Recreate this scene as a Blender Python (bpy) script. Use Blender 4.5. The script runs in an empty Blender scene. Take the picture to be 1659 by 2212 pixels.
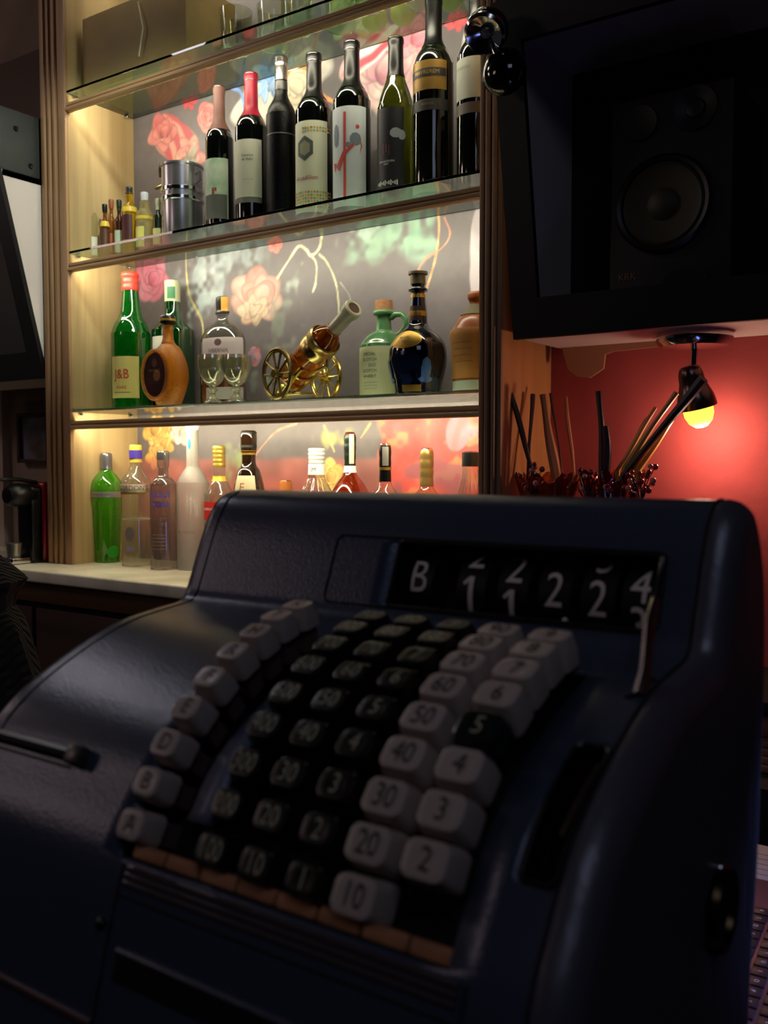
import bpy, bmesh, math, random
import numpy as np
from mathutils import Vector, Matrix
PI = math.pi
random.seed(7)
SC = bpy.context.scene
COL = SC.collection

# ------------------------------------------------------------------ camera
CAM_F = 2040.0
YAW, PITCH = math.radians(34.5), math.radians(3.0)
CAM = Vector((0, 0, 1.2))
FW = Vector((-math.sin(YAW) * math.cos(PITCH), math.cos(YAW) * math.cos(PITCH), -math.sin(PITCH)))
RT = Vector((math.cos(YAW), math.sin(YAW), 0))
UP = RT.cross(FW)
cd = bpy.data.cameras.new('camera')
cam = bpy.data.objects.new('camera', cd)
COL.objects.link(cam)
cam.matrix_world = Matrix(((RT.x, UP.x, -FW.x, CAM.x), (RT.y, UP.y, -FW.y, CAM.y), (RT.z, UP.z, -FW.z, CAM.z), (0, 0, 0, 1)))
cd.sensor_fit = 'HORIZONTAL'; cd.sensor_width = 36; cd.lens = CAM_F / 1659 * 36
cd.clip_start = 0.01; cd.clip_end = 50
cd.dof.use_dof = True; cd.dof.focus_distance = 1.25; cd.dof.aperture_fstop = 16
SC.camera = cam

# ------------------------------------------------------------------ light and exposure
SC.view_settings.view_transform = 'Standard'
SC.view_settings.look = 'None'
SC.view_settings.gamma = 1
SC.view_settings.exposure = 0.75
SC.view_settings.use_curve_mapping = False
SC.cycles.use_denoising = True
SC.cycles.max_bounces = 14; SC.cycles.transmission_bounces = 12; SC.cycles.glossy_bounces = 5; SC.cycles.diffuse_bounces = 3
SC.cycles.transparent_max_bounces = 12
SC.cycles.sample_clamp_indirect = 3
SC.cycles.blur_glossy = 0.5
w = bpy.data.worlds.new('room_air'); SC.world = w; w.use_nodes = True
w.node_tree.nodes['Background'].inputs[0].default_value = (0.62, 0.55, 0.58, 1)
w.node_tree.nodes['Background'].inputs[1].default_value = 0.012

def area(name, loc, target, size, power, color, sy=None):
    l = bpy.data.lights.new(name, 'AREA'); l.energy = power; l.color = color; l.size = size
    if sy: l.shape = 'RECTANGLE'; l.size_y = sy
    o = bpy.data.objects.new(name, l); COL.objects.link(o); o.location = loc
    o.rotation_euler = (Vector(target) - Vector(loc)).to_track_quat('-Z', 'Y').to_euler()
    return o
area('ceiling_glow', (-2.3, 0.76, 2.62), (-0.5, 0.3, 1.0), 0.22, 1.25, (0.95, 0.88, 0.92))
area('cool_fill', (0.5, -0.5, 2.5), (-0.1, 0.3, 1.1), 0.7, 1.3, (0.66, 0.76, 1.0))  # added cool fill above the register; the room has no window there
area('pink_glow', (-2.3, -0.9, 2.1), (-0.3, 0.3, 1.0), 0.45, 1.1, (1.0, 0.72, 0.68))
area('left_wall_fill', (-3.3, 0.2, 2.3), (-2.6, 1.7, 1.2), 0.4, 2.4, (1.0, 0.76, 0.66))  # added warm fill to brighten the left wall, no lamp stands here
l = bpy.data.lights.new('cabinet_side_fill', 'SPOT'); l.energy = 48; l.color = (0.93, 1.0, 0.86); l.spot_size = math.radians(26); l.spot_blend = 0.8; l.shadow_soft_size = 0.05  # added spot to brighten the left cabinet's pale side, no fixture
o = bpy.data.objects.new('cabinet_side_fill', l); COL.objects.link(o); o.location = (-0.7, 0.9, 2.6)
o.rotation_euler = (Vector((-2.15, 1.5, 1.72)) - o.location).to_track_quat('-Z', 'Y').to_euler()

# ------------------------------------------------------------------ helpers
def px(x, y, Y):
    """point at depth plane Y seen at this place of the photograph"""
    r = FW + RT * ((x - 829.5) / CAM_F) - UP * ((y - 1106) / CAM_F)
    return CAM + r * ((Y - CAM.y) / r.y)

def lin(c):
    if isinstance(c, str):
        c = [int(c[i:i + 2], 16) / 255 for i in (0, 2, 4)]
    return tuple(v / 12.92 if v <= 0.04045 else ((v + 0.055) / 1.055) ** 2.4 for v in c)

MATS = {}
def mat(name, color, rough=0.5, metal=0.0, trans=0.0, ior=1.45, emit=None, estr=0.0, bump=0.0, bscale=60, coat=0.0, var=0.0, vscale=12, alpha=1.0, stretch=None, color2=None, sss=0):
    if name in MATS: return MATS[name]
    m = bpy.data.materials.new(name); m.use_nodes = True; nt = m.node_tree
    b = nt.nodes['Principled BSDF']
    c = lin(color)
    b.inputs['Base Color'].default_value = (*c, 1)
    b.inputs['Roughness'].default_value = rough
    b.inputs['Metallic'].default_value = metal
    b.inputs['Transmission Weight'].default_value = trans
    b.inputs['IOR'].default_value = ior
    b.inputs['Coat Weight'].default_value = coat
    b.inputs['Alpha'].default_value = alpha
    if emit:
        b.inputs['Emission Color'].default_value = (*lin(emit), 1); b.inputs['Emission Strength'].default_value = estr
    if bump or var:
        tc = nt.nodes.new('ShaderNodeTexCoord'); mp = nt.nodes.new('ShaderNodeMapping')
        nt.links.new(tc.outputs['Object'], mp.inputs[0])
        if stretch: mp.inputs['Scale'].default_value = stretch
        if bump:
            n = nt.nodes.new('ShaderNodeTexNoise'); n.inputs['Scale'].default_value = bscale; n.inputs['Detail'].default_value = 3
            nt.links.new(mp.outputs[0], n.inputs['Vector'])
            bp = nt.nodes.new('ShaderNodeBump'); bp.inputs['Strength'].default_value = bump; bp.inputs['Distance'].default_value = 0.002
            nt.links.new(n.outputs['Fac'], bp.inputs['Height']); nt.links.new(bp.outputs[0], b.inputs['Normal'])
        if var:
            n2 = nt.nodes.new('ShaderNodeTexNoise'); n2.inputs['Scale'].default_value = vscale; n2.inputs['Detail'].default_value = 5
            nt.links.new(mp.outputs[0], n2.inputs['Vector'])
            cr = nt.nodes.new('ShaderNodeValToRGB')
            c2 = lin(color2) if color2 else tuple(v * (1 - var) for v in c)
            cr.color_ramp.elements[0].color = (*c2, 1); cr.color_ramp.elements[0].position = 0.35
            cr.color_ramp.elements[1].color = (*c, 1); cr.color_ramp.elements[1].position = 0.65
            nt.links.new(n2.outputs['Fac'], cr.inputs[0]); nt.links.new(cr.outputs[0], b.inputs['Base Color'])
    MATS[name] = m
    return m

class MB:
    def __init__(self): self.bm = bmesh.new()
    def quad_box(self, c, s, M=None, bev=0.0, seg=2):
        r = bmesh.ops.create_cube(self.bm, size=1)
        vs = r['verts']
        for v in vs: v.co = Vector((v.co.x * s[0], v.co.y * s[1], v.co.z * s[2]))
        if bev:
            es = list({e for v in vs for e in v.link_edges})
            g = bmesh.ops.bevel(self.bm, geom=es, offset=bev, segments=seg, affect='EDGES', profile=0.5)
            vs = list({v for f in g['faces'] for v in f.verts} | {v for v in vs if v.is_valid})
        T = Matrix.Translation(Vector(c)) @ (M if M else Matrix.Identity(4))
        for v in vs: v.co = T @ v.co
        return self
    def box(self, x0, x1, y0, y1, z0, z1, bev=0.0, seg=2):
        return self.quad_box(((x0 + x1) / 2, (y0 + y1) / 2, (z0 + z1) / 2), (abs(x1 - x0), abs(y1 - y0), abs(z1 - z0)), None, bev, seg)
    def lathe(self, prof, M=None, seg=40, cap=True):
        bm = self.bm; rings = []
        M = M or Matrix.Identity(4)
        for r, z in prof:
            if r < 1e-6: rings.append([bm.verts.new(M @ Vector((0, 0, z)))])
            else: rings.append([bm.verts.new(M @ Vector((r * math.cos(2 * PI * k / seg), r * math.sin(2 * PI * k / seg), z))) for k in range(seg)])
        for a, b in zip(rings, rings[1:]):
            for k in range(seg):
                j = (k + 1) % seg
                if len(a) == 1 and len(b) == 1: continue
                if len(a) == 1: bm.faces.new((a[0], b[j], b[k]))
                elif len(b) == 1: bm.faces.new((a[k], a[j], b[0]))
                else: bm.faces.new((a[k], a[j], b[j], b[k]))
        if cap:
            if len(rings[0]) > 1: bm.faces.new(rings[0][::-1])
            if len(rings[-1]) > 1: bm.faces.new(rings[-1])
        return self
    def tube(self, pts, r, seg=10, closed=False):
        bm = self.bm; pts = [Vector(p) for p in pts]; n = len(pts); rings = []
        rr = r if isinstance(r, (list, tuple)) else [r] * n
        for i, p in enumerate(pts):
            if closed: t = pts[(i + 1) % n] - pts[i - 1]
            else: t = pts[min(i + 1, n - 1)] - pts[max(i - 1, 0)]
            t.normalize()
            if i == 0:
                a = t.orthogonal().normalized()
            else:
                a = (a - t * a.dot(t)).normalized()
            b = t.cross(a)
            rings.append([bm.verts.new(p + (a * math.cos(2 * PI * k / seg) + b * math.sin(2 * PI * k / seg)) * rr[i]) for k in range(seg)])
        m = n if closed else n - 1
        for i in range(m):
            A, B = rings[i], rings[(i + 1) % n]
            sh = 0
            if closed and i == n - 1:
                sh = min(range(seg), key=lambda s: (A[0].co - B[s].co).length)
            for k in range(seg):
                bm.faces.new((A[k], A[(k + 1) % seg], B[(k + 1 + sh) % seg], B[(k + sh) % seg]))
        if not closed:
            bm.faces.new(rings[0][::-1]); bm.faces.new(rings[-1])
        return self
    def prism(self, poly, h, M=None, bev=0):
        """poly in local xy, thickness h along +z"""
        M = M or Matrix.Identity(4); bm = self.bm
        a = [bm.verts.new(M @ Vector((x, y, 0))) for x, y in poly]
        b = [bm.verts.new(M @ Vector((x, y, h))) for x, y in poly]
        n = len(poly)
        bm.faces.new(a[::-1]); bm.faces.new(b)
        for i in range(n): bm.faces.new((a[i], a[(i + 1) % n], b[(i + 1) % n], b[i]))
        return self
    def grid(self, P):
        """P[i][j] points"""
        bm = self.bm
        V = [[bm.verts.new(p) for p in row] for row in P]
        for i in range(len(V) - 1):
            for j in range(len(V[0]) - 1):
                bm.faces.new((V[i][j], V[i + 1][j], V[i + 1][j + 1], V[i][j + 1]))
        return self

def obj(name, mb, m, parent=None, smooth=True, recalc=True, angle=40):
    me = bpy.data.meshes.new(name)
    if recalc: bmesh.ops.recalc_face_normals(mb.bm, faces=mb.bm.faces)
    mb.bm.to_mesh(me); mb.bm.free()
    if smooth:
        me.polygons.foreach_set('use_smooth', [True] * len(me.polygons))
        me.set_sharp_from_angle(angle=math.radians(angle))
    o = bpy.data.objects.new(name, me); COL.objects.link(o)
    if m: me.materials.append(m)
    if parent: o.parent = parent; 
    return o
def empty(name, loc, label, cat, group=None, rz=0):
    o = bpy.data.objects.new(name, None); COL.objects.link(o); o.location = loc; o.rotation_euler.z = rz
    o.empty_display_size = 0.02
    return tag(o, label, cat, group)
def tag(o, label, cat, group=None):
    o['label'] = label; o['category'] = cat
    if group: o['group'] = group
    return o
def struct(name, mb, m, parent=None, **k):
    o = obj(name, mb, m, parent, **k)
    if not parent: o['kind'] = 'structure'
    return o
def plabel(o, t): o['label'] = t; return o

_txt = {}
def text_bm(s, size, xs=1.0, ext=0.0):
    """flat lettering centred on the origin in local xy, as a bmesh"""
    cu = bpy.data.curves.new('lettering', 'FONT'); cu.body = s; cu.size = size; cu.align_x = 'CENTER'; cu.align_y = 'CENTER'
    cu.extrude = ext; cu.resolution_u = 3; cu.offset = 0.0
    o = bpy.data.objects.new('lettering', cu); COL.objects.link(o)
    dg = bpy.context.evaluated_depsgraph_get()
    me = bpy.data.meshes.new_from_object(o.evaluated_get(dg))
    bm = bmesh.new(); bm.from_mesh(me)
    for v in bm.verts: v.co.x *= xs
    bpy.data.objects.remove(o); bpy.data.curves.remove(cu); bpy.data.meshes.remove(me)
    return bm
def bend(bm, f, L=0.004):
    """split long edges then send each (x, y) through f"""
    bmesh.ops.triangulate(bm, faces=bm.faces)
    for _ in range(4):
        es = [e for e in bm.edges if e.calc_length() > L]
        if not es: break
        bmesh.ops.subdivide_edges(bm, edges=es, cuts=1)
        bmesh.ops.triangulate(bm, faces=[fc for fc in bm.faces if len(fc.verts) > 3])
    for v in bm.verts: v.co = f(v.co.x, v.co.y)
    return bm
class W:
    def __init__(self, bm): self.bm = bm
def poly_bm(polys):
    bm = bmesh.new()
    for p in polys: bm.faces.new([bm.verts.new((x, y, 0)) for x, y in p])
    return bm
def rect(x, y, w_, h_): return [(x - w_ / 2, y - h_ / 2), (x + w_ / 2, y - h_ / 2), (x + w_ / 2, y + h_ / 2), (x - w_ / 2, y + h_ / 2)]
def ell(x, y, a, b, n=20, ph=0): return [(x + a * math.cos(2 * PI * k / n + ph), y + b * math.sin(2 * PI * k / n + ph)) for k in range(n)]
def rrect(w_, h_, r, n=5):
    out = []
    for cx, cy, a0 in ((w_ / 2 - r, h_ / 2 - r, 0), (-w_ / 2 + r, h_ / 2 - r, PI / 2), (-w_ / 2 + r, -h_ / 2 + r, PI), (w_ / 2 - r, -h_ / 2 + r, 1.5 * PI)):
        for k in range(n + 1): out.append((cx + r * math.cos(a0 + k * PI / 2 / n), cy + r * math.sin(a0 + k * PI / 2 / n)))
    return out

def smooth_prof(pts, n=6):
    """Catmull-Rom through (r,z) points; a repeated point makes a corner"""
    out = []
    P = [Vector(p).to_2d() if len(p) > 2 else Vector(p) for p in pts]
    for i in range(len(P) - 1):
        a, b = P[i], P[i + 1]
        if (a - b).length < 1e-9: continue
        p0 = P[i - 1] if i > 0 and (P[i - 1] - a).length > 1e-9 else a - (b - a)
        p3 = P[i + 2] if i + 2 < len(P) and (P[i + 2] - b).length > 1e-9 else b + (b - a)
        if i > 0 and (P[i - 1] - a).length < 1e-9: p0 = a - (b - a)
        for k in range(n):
            t = k / n
            q = 0.5 * ((2 * a) + (b - p0) * t + (2 * p0 - 5 * a + 4 * b - p3) * t * t + (3 * a - p0 - 3 * b + p3) * t ** 3)
            out.append((max(q.x, 0), q.y))
    out.append(tuple(P[-1]))
    return out

# ------------------------------------------------------------------ materials
def wood_mat(name, c1, c2, axis='Z', rough=0.5, sc=18):
    if name in MATS: return MATS[name]
    m = bpy.data.materials.new(name); m.use_nodes = True; nt = m.node_tree; b = nt.nodes['Principled BSDF']
    tc = nt.nodes.new('ShaderNodeTexCoord'); mp = nt.nodes.new('ShaderNodeMapping')
    s = {'Z': (1, 1, 0.06), 'X': (0.06, 1, 1), 'Y': (1, 0.06, 1)}[axis]
    mp.inputs['Scale'].default_value = s
    nt.links.new(tc.outputs['Object'], mp.inputs[0])
    n = nt.nodes.new('ShaderNodeTexNoise'); n.inputs['Scale'].default_value = sc; n.inputs['Detail'].default_value = 6; n.inputs['Distortion'].default_value = 0.6
    nt.links.new(mp.outputs[0], n.inputs['Vector'])
    cr = nt.nodes.new('ShaderNodeValToRGB'); cr.color_ramp.elements[0].position = 0.36; cr.color_ramp.elements[1].position = 0.64
    cr.color_ramp.elements[0].color = (*lin(c1), 1); cr.color_ramp.elements[1].color = (*lin(c2), 1)
    nt.links.new(n.outputs['Fac'], cr.inputs[0]); nt.links.new(cr.outputs[0], b.inputs['Base Color'])
    b.inputs['Roughness'].default_value = rough
    bp = nt.nodes.new('ShaderNodeBump'); bp.inputs['Strength'].default_value = 0.15; bp.inputs['Distance'].default_value = 0.001
    nt.links.new(n.outputs['Fac'], bp.inputs['Height']); nt.links.new(bp.outputs[0], b.inputs['Normal'])
    MATS[name] = m; return m
OAK = wood_mat('light oak upright', '9c8258', 'b8a074', 'Z')
OAKX = wood_mat('light oak rail', 'a88458', 'd0aa78', 'X')
OAKP = wood_mat('oak post', '8a6644', 'ac8660', 'Z')
DWOOD = wood_mat('dark wood', '2a1812', '3e251a', 'X')
GLASS = mat('shelf glass', 'd8f2e4', 0.02, trans=1, ior=1.5)
CLEAR = mat('clear glass', 'fbfcf8', 0.01, trans=1, ior=1.45)
def thin_mat(name, tint, refl=0.12, rough=0.03, body=None, amount=0.0, edge=None):
    """thin glass wall: see-through, glossy at its edges; body adds the liquid's own colour"""
    m = bpy.data.materials.new(name); m.use_nodes = True; nt = m.node_tree; nt.nodes.clear(); N = nt.nodes.new
    o = N('ShaderNodeOutputMaterial'); mx = N('ShaderNodeMixShader'); t = N('ShaderNodeBsdfTransparent'); g = N('ShaderNodeBsdfGlossy'); lw = N('ShaderNodeLayerWeight')
    lw.inputs[0].default_value = 0.35; g.inputs['Roughness'].default_value = rough
    er = N('ShaderNodeValToRGB'); er.color_ramp.elements[0].position = .35; er.color_ramp.elements[1].position = .95
    er.color_ramp.elements[0].color = (*lin(tint), 1); er.color_ramp.elements[1].color = (*lin(edge or tint), 1)
    nt.links.new(lw.outputs['Facing'], er.inputs[0]); nt.links.new(er.outputs[0], t.inputs[0])
    mm = N('ShaderNodeMath'); mm.operation = 'MULTIPLY_ADD'; mm.inputs[1].default_value = 0.6; mm.inputs[2].default_value = refl * 0.4
    pw = N('ShaderNodeMath'); pw.operation = 'POWER'; pw.inputs[1].default_value = 2.2
    nt.links.new(lw.outputs['Facing'], pw.inputs[0]); nt.links.new(pw.outputs[0], mm.inputs[0]); nt.links.new(mm.outputs[0], mx.inputs[0])
    src = t.outputs[0]
    if body:
        tl = N('ShaderNodeBsdfTranslucent'); df = N('ShaderNodeBsdfDiffuse'); a = N('ShaderNodeMixShader'); b = N('ShaderNodeMixShader')
        tl.inputs[0].default_value = (*lin(body), 1); df.inputs[0].default_value = (*lin(body), 1); a.inputs[0].default_value = .5; b.inputs[0].default_value = amount
        nt.links.new(tl.outputs[0], a.inputs[1]); nt.links.new(df.outputs[0], a.inputs[2]); nt.links.new(t.outputs[0], b.inputs[1]); nt.links.new(a.outputs[0], b.inputs[2]); src = b.outputs[0]
    nt.links.new(src, mx.inputs[1]); nt.links.new(g.outputs[0], mx.inputs[2]); nt.links.new(mx.outputs[0], o.inputs[0])
    MATS[name] = m; return m
THIN = thin_mat('thin glassware', 'f2f5ea')
CHROME = mat('chrome', 'd8d8dc', 0.12, 1)
BRASS = mat('brass', 'c8b070', 0.28, 1)
BRASSD = mat('antique brass', '8c7a4a', 0.35, 1)
BLACK = mat('black plastic', '0b0b0d', 0.35)
MATTE = mat('matte black', '0a0a0c', 0.6)
WINE = mat('dark wine glass', '060806', 0.08, coat=0.5)
PAPER = mat('cream paper', 'd9d8c6', 0.6)
PWHITE = mat('white paper', 'e2e6e2', 0.6)
INK = mat('black ink', '18181a', 0.6)
GREENGL = mat('green glass', '30b428', 0.03, trans=1, ior=1.45)
GOLD = mat('gold print', 'b08a3a', 0.35, 0.7)
FROST = mat('frosted glass', 'eef0ea', 0.38, trans=0.75, ior=1.35)
LED = mat('led strip light', 'ffffff', 0.5, emit='fcf6d8', estr=44.0)
LED2 = mat('led strip light low', 'ffffff', 0.5, emit='fff2cc', estr=62.0)

# ------------------------------------------------------------------ room shell
YF, YW = 1.50, 1.71                       # shelf front plane, wall plane
struct('floor', MB().box(-5, 2.5, -2.5, 3.2, -0.05, 0), wood_mat('floor boards', '241712', '33221a', 'Y'))
struct('ceiling', MB().box(-5, 2.5, -2.5, 3.2, 2.75, 2.8), mat('ceiling paint', '3a302c', 0.9))
RED = mat('red plaster', 'ac4848', 0.75, bump=0.8, bscale=26, var=0.25, vscale=5)
struct('wall_back', MB().box(-0.78, 2.5, YW, YW + 0.06, 0, 2.75), RED)
struct('wall_left', MB().box(-5, -2.07, YW + 0.02, YW + 0.1, 0, 2.75), mat('pale plaster', '8a7468', 0.8, bump=0.5, bscale=20, var=0.3, vscale=4))
struct('trim_1', MB().box(-2.60, -2.572, YW - 0.005, YW + 0.03, 0.9, 2.0), mat('pale trim', 'a08c80', 0.6))
struct('wall_front', MB().box(-5, 2.5, -2.55, -2.5, 0, 2.75), mat('dim front wall', '2c2420', 0.9))
struct('wall_right', MB().box(2.5, 2.55, -2.5, 3.2, 0, 2.75), mat('dim side wall', '2c2420', 0.9))
# dark pillar beside the shelf unit and brown boarding above
struct('trim_2', MB().box(-2.235, -2.085, 1.62, YW + 0.02, 0.0, 2.75), mat('dark pillar paint', '140a10', 0.6))
struct('trim_3', MB().box(-3.2, -2.236, YW - 0.02, YW + 0.02, 1.97, 2.36), mat('brown boarding', '4a362e', 0.6))

# ------------------------------------------------------------------ wallpaper
def make_wallpaper():
    X0, X1, Z0, Z1 = -1.99, -0.79, 0.93, 2.60
    d = 0.0026
    nx, nz = int((X1 - X0) / d) + 1, int((Z1 - Z0) / d) + 1
    xs = np.linspace(X0, X1, nx); zs = np.linspace(Z0, Z1, nz)
    X, Z = np.meshgrid(xs, zs)
    rng = np.random.RandomState(3)
    def vnoise(sx, sz, seed, ox=0, oz=0):
        r = np.random.RandomState(seed); g = r.rand(256, 256)
        u, v = (X - X0 + ox) * sx, (Z - Z0 + oz) * sz
        iu, iv = np.floor(u).astype(int), np.floor(v).astype(int); fu, fv = u - iu, v - iv
        fu = fu * fu * (3 - 2 * fu); fv = fv * fv * (3 - 2 * fv)
        a = g[iv % 256, iu % 256]; b = g[iv % 256, (iu + 1) % 256]; c = g[(iv + 1) % 256, iu % 256]; e = g[(iv + 1) % 256, (iu + 1) % 256]
        return (a * (1 - fu) + b * fu) * (1 - fv) + (c * (1 - fu) + e * fu) * fv
    n1, n2, n3, n4 = vnoise(9, 9, 1), vnoise(28, 28, 2), vnoise(70, 70, 3), vnoise(14, 45, 4)
    C = np.zeros((nz, nx, 3)); C[:] = np.array([0.36, 0.335, 0.35])
    C *= (0.86 + 0.22 * n1 + 0.08 * n3)[..., None]
    def put(mask, col):
        m = np.clip(mask, 0, 1)[..., None]
        C[:] = C * (1 - m) + (np.array(col) if np.ndim(col) == 1 else col) * m
    def hx(s): return np.array([int(s[i:i + 2], 16) / 255 for i in (0, 2, 4)])
    def loc(x, y, rx, ry, rot):
        p = px(x, y, YW); q = px(x + 10, y, YW); r = px(x, y + 10, YW)
        kx, kz = (q - p).length / 10, (r - p).length / 10
        a = math.radians(rot); dx, dz = X - p.x, Z - p.z
        u = (dx * math.cos(a) + dz * math.sin(a)) / (rx * kx); v = (-dx * math.sin(a) + dz * math.cos(a)) / (ry * kz)
        return u, v
    def flower(x, y, rx, ry, rot, ca, cb, cc=None, petals=5, streak=4.0, swirl=2.0, wob=.3):
        A, B = hx(ca), hx(cb); D = hx(cc) if cc else (A * .35 + B * .65)
        r_ = np.random.RandomState(int(x * 7 + y))
        for ring, (dist, size, cnt) in enumerate(((.52, .62, petals + 2), (.34, .52, petals), (.14, .40, 3))):
            for k in range(cnt):
                an = 2 * PI * (k + r_.rand() * .5) / cnt + ring * .6
                sx_, sy_ = size * (.75 + .3 * r_.rand()), size * (.85 + .35 * r_.rand())
                cx_, cy_ = x + dist * rx * math.cos(an), y + dist * ry * math.sin(an)
                u, v = loc(cx_, cy_, rx * sx_, ry * sy_, rot - math.degrees(an))
                u = u + .35 * (n2 - .5) + .3 * v * v; v = v + .3 * (n1 - .5)
                r = np.hypot(u, v)
                t = np.clip(.5 + .42 * u + .35 * (n3 - .5) + .16 * np.sin(4 * v + 6 * n2 + k), 0, 1)[..., None]
                mid = [A, D, B][(ring + k) % 3]
                col = (A * (1 - t) + B * t) * .75 + mid * .25
                sh = (1 - .28 * np.clip((r - .72) * 3.5, 0, 1) - .22 * np.clip(-u, 0, 1))[..., None]
                put((1 - r) / .12, col * sh)
    def streaks(x, y, rx, ry, rot, ca, cb, k=9):
        u, v = loc(x, y, rx, ry, rot); r = np.hypot(u, v)
        t = 0.5 + 0.5 * np.sin(k * v + 6 * n1 + 2.5 * n2 + 1.2 * u)
        t = np.clip(t * 1.6 - .4, 0, 1)[..., None]
        put((1 + .25 * (n2 - .5) - r) / .1, hx(ca) * (1 - t) + hx(cb) * t)
    def foliage(x, y, rx, ry, rot, ca, th=.5, al=.85):
        u, v = loc(x, y, rx, ry, rot); r = np.hypot(u, v)
        w_ = vnoise(46, 22, int(x)) ; put(np.clip((w_ * .45 + n2 * .3 + n3 * .25 + .22 * (1 - r) - th - .06) * 5, 0, 1) * np.clip((1.15 - r) * 2.2, 0, 1) * al, hx(ca) * (0.72 + .3 * n4 + .18 * n3)[..., None])
    def stem(pts, wd, col):
        P = [px(a, b, YW) for a, b in pts]
        P = [P[0] + (P[0] - P[1])] + P + [P[-1] + (P[-1] - P[-2])]
        best = np.full(X.shape, 9.0); q = []
        for i in range(1, len(P) - 2):
            for k in range(6):
                t = k / 6; a0, a, b, b1 = P[i - 1], P[i], P[i + 1], P[i + 2]
                q.append(0.5 * ((2 * a) + (b - a0) * t + (2 * a0 - 5 * a + 4 * b - b1) * t * t + (3 * a - a0 - 3 * b + b1) * t ** 3))
        q.append(P[-2])
        for a, b in zip(q, q[1:]):
            dx, dz = b.x - a.x, b.z - a.z; L = dx * dx + dz * dz + 1e-12
            t = np.clip(((X - a.x) * dx + (Z - a.z) * dz) / L, 0, 1)
            best = np.minimum(best, np.hypot(X - a.x - t * dx, Z - a.z - t * dz))
        put((wd * (.7 + .6 * n2) - best) / .0016, hx(col) * (.8 + .4 * n3)[..., None])
    # upper bay
    streaks(378, 308, 66, 46, -38, 'a4444c', 'bc8478', 7)
    flower(352, 285, 30, 34, 10, 'a04048', 'c08078', None, 3); flower(410, 330, 34, 28, 10, 'a8484c', 'cc9c8c', None, 3)
    flower(446, 252, 20, 36, 10, 'd8505a', 'e88c88', 'd8a080', 3)
    flower(410, 214, 22, 14, 20, 'd04850', 'c83c48', None, 4)
    foliage(425, 345, 30, 40, 0, '7ea08a', .45)
    streaks(600, 200, 110, 70, 15, 'cfc8bc', 'a8a49e', 5)
    flower(590, 172, 60, 26, 30, '4f7cc4', 'a8c0e4', 'f0f0ee', 4)
    flower(640, 190, 34, 60, 0, 'e8e0cc', 'c8b89c', None, 4)
    stem([(612, 178), (632, 146), (665, 150), (690, 200), (720, 220)], .006, 'd08848')
    stem([(500, 190), (520, 200), (530, 240)], .005, '6a90d0')
    flower(830, 145, 95, 85, 20, 'b86a84', 'e6d6ca', 'd88a9c', 6, 5, 2.4)
    streaks(800, 110, 70, 30, 25, 'f0e2da', 'c84858', 5)
    flower(900, 80, 50, 40, 0, 'd0607c', 'e8a8b0', None, 5)
    flower(985, 45, 26, 20, -20, 'd84450', 'e06068', None, 5)
    streaks(1020, 100, 26, 75, -15, 'e4dcdc', 'b8aeb4', 4)
    flower(760, 30, 60, 40, 0, '8a9a60', 'c0c880', None, 5)
    foliage(560, 90, 150, 50, 20, '6f8f80', .5)
    flower(470, 60, 40, 40, 0, 'b05058', 'd89080', None, 5)
    # middle bay
    flower(328, 602, 36, 50, 0, 'b8506c', 'c8889c', '984058', 4, 3)
    foliage(470, 590, 110, 85, 20, '94a0a4', .42)
    foliage(430, 660, 70, 60, 20, '8c989c', .55)
    foliage(475, 570, 70, 36, 35, 'a8b0b4', .42)
    flower(560, 640, 58, 55, 10, 'd4ac98', 'a8706a', 'e4d0c0', 5, 3, 2)
    flower(548, 672, 34, 26, -10, 'dcc8b0', 'b89880', None, 4)
    flower(594, 526, 18, 20, 0, 'd85a58', 'e88a80', None, 4)
    foliage(640, 600, 40, 60, 0, 'a4b4a8', .55, .6)
    foliage(610, 700, 60, 70, 0, '8c9a88', .55, .5)
    foliage(840, 510, 120, 50, 12, '84a892', .4, .8)
    foliage(905, 525, 50, 45, -20, '80a690', .4, .8)
    foliage(780, 500, 60, 26, 20, '9cb8a8', .5, .8)
    stem([(600, 600), (625, 560), (645, 532), (662, 540), (672, 552), (690, 535), (697, 490)], .0042, 'c8c4a0')
    stem([(672, 552), (683, 570), (682, 610), (676, 630)], .0036, 'c8c4a0')
    stem([(690, 550), (705, 565), (722, 600), (730, 640), (730, 690), (715, 700)], .0038, 'bcb894')
    stem([(735, 610), (755, 640), (760, 680)], .002, 'a8a490')
    stem([(945, 430), (948, 500), (940, 560), (922, 622)], .004, 'd8a070')
    stem([(960, 470), (972, 505), (955, 535), (918, 560), (900, 590)], .003, 'd08468')
    stem([(402, 540), (402, 580), (410, 640), (435, 690), (440, 740)], .0042, 'b8ac78')
    foliage(600, 830, 120, 50, 0, '90a090', .6, .6)
    flower(550, 770, 16, 22, 0, '6f8fc0', 'd06060', 'e0d0c0', 4)
    streaks(1035, 560, 22, 110, 0, 'bdb4bc', '9a929a', 5)
    # lower bay
    for (fx, fy, rr) in ((332, 930, 26), (352, 960, 24), (338, 985, 22), (372, 930, 22)):
        flower(fx, fy, rr, rr * 1.1, 0, 'b8803c', 'e0bc74', '8a4c28', 5)
    flower(392, 935, 26, 24, 0, 'd8a8a0', 'ecd8cc', 'b86860', 5)
    u = (Z - px(600, 985, YW).z) + 0.012 * (n1 - .5)
    put(np.clip(-u / .012, 0, 1) * np.clip(1 - np.abs(u + .12) / .3, 0, 1) * (X < px(840, 950, YW).x), (hx('a85850') * (.8 + .4 * n2)[..., None]))
    foliage(505, 1000, 34, 45, 0, '8c9a68', .45, .9)
    flower(712, 1030, 30, 36, 0, 'd8a850', 'e8c880', 'a86838', 6)
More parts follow.
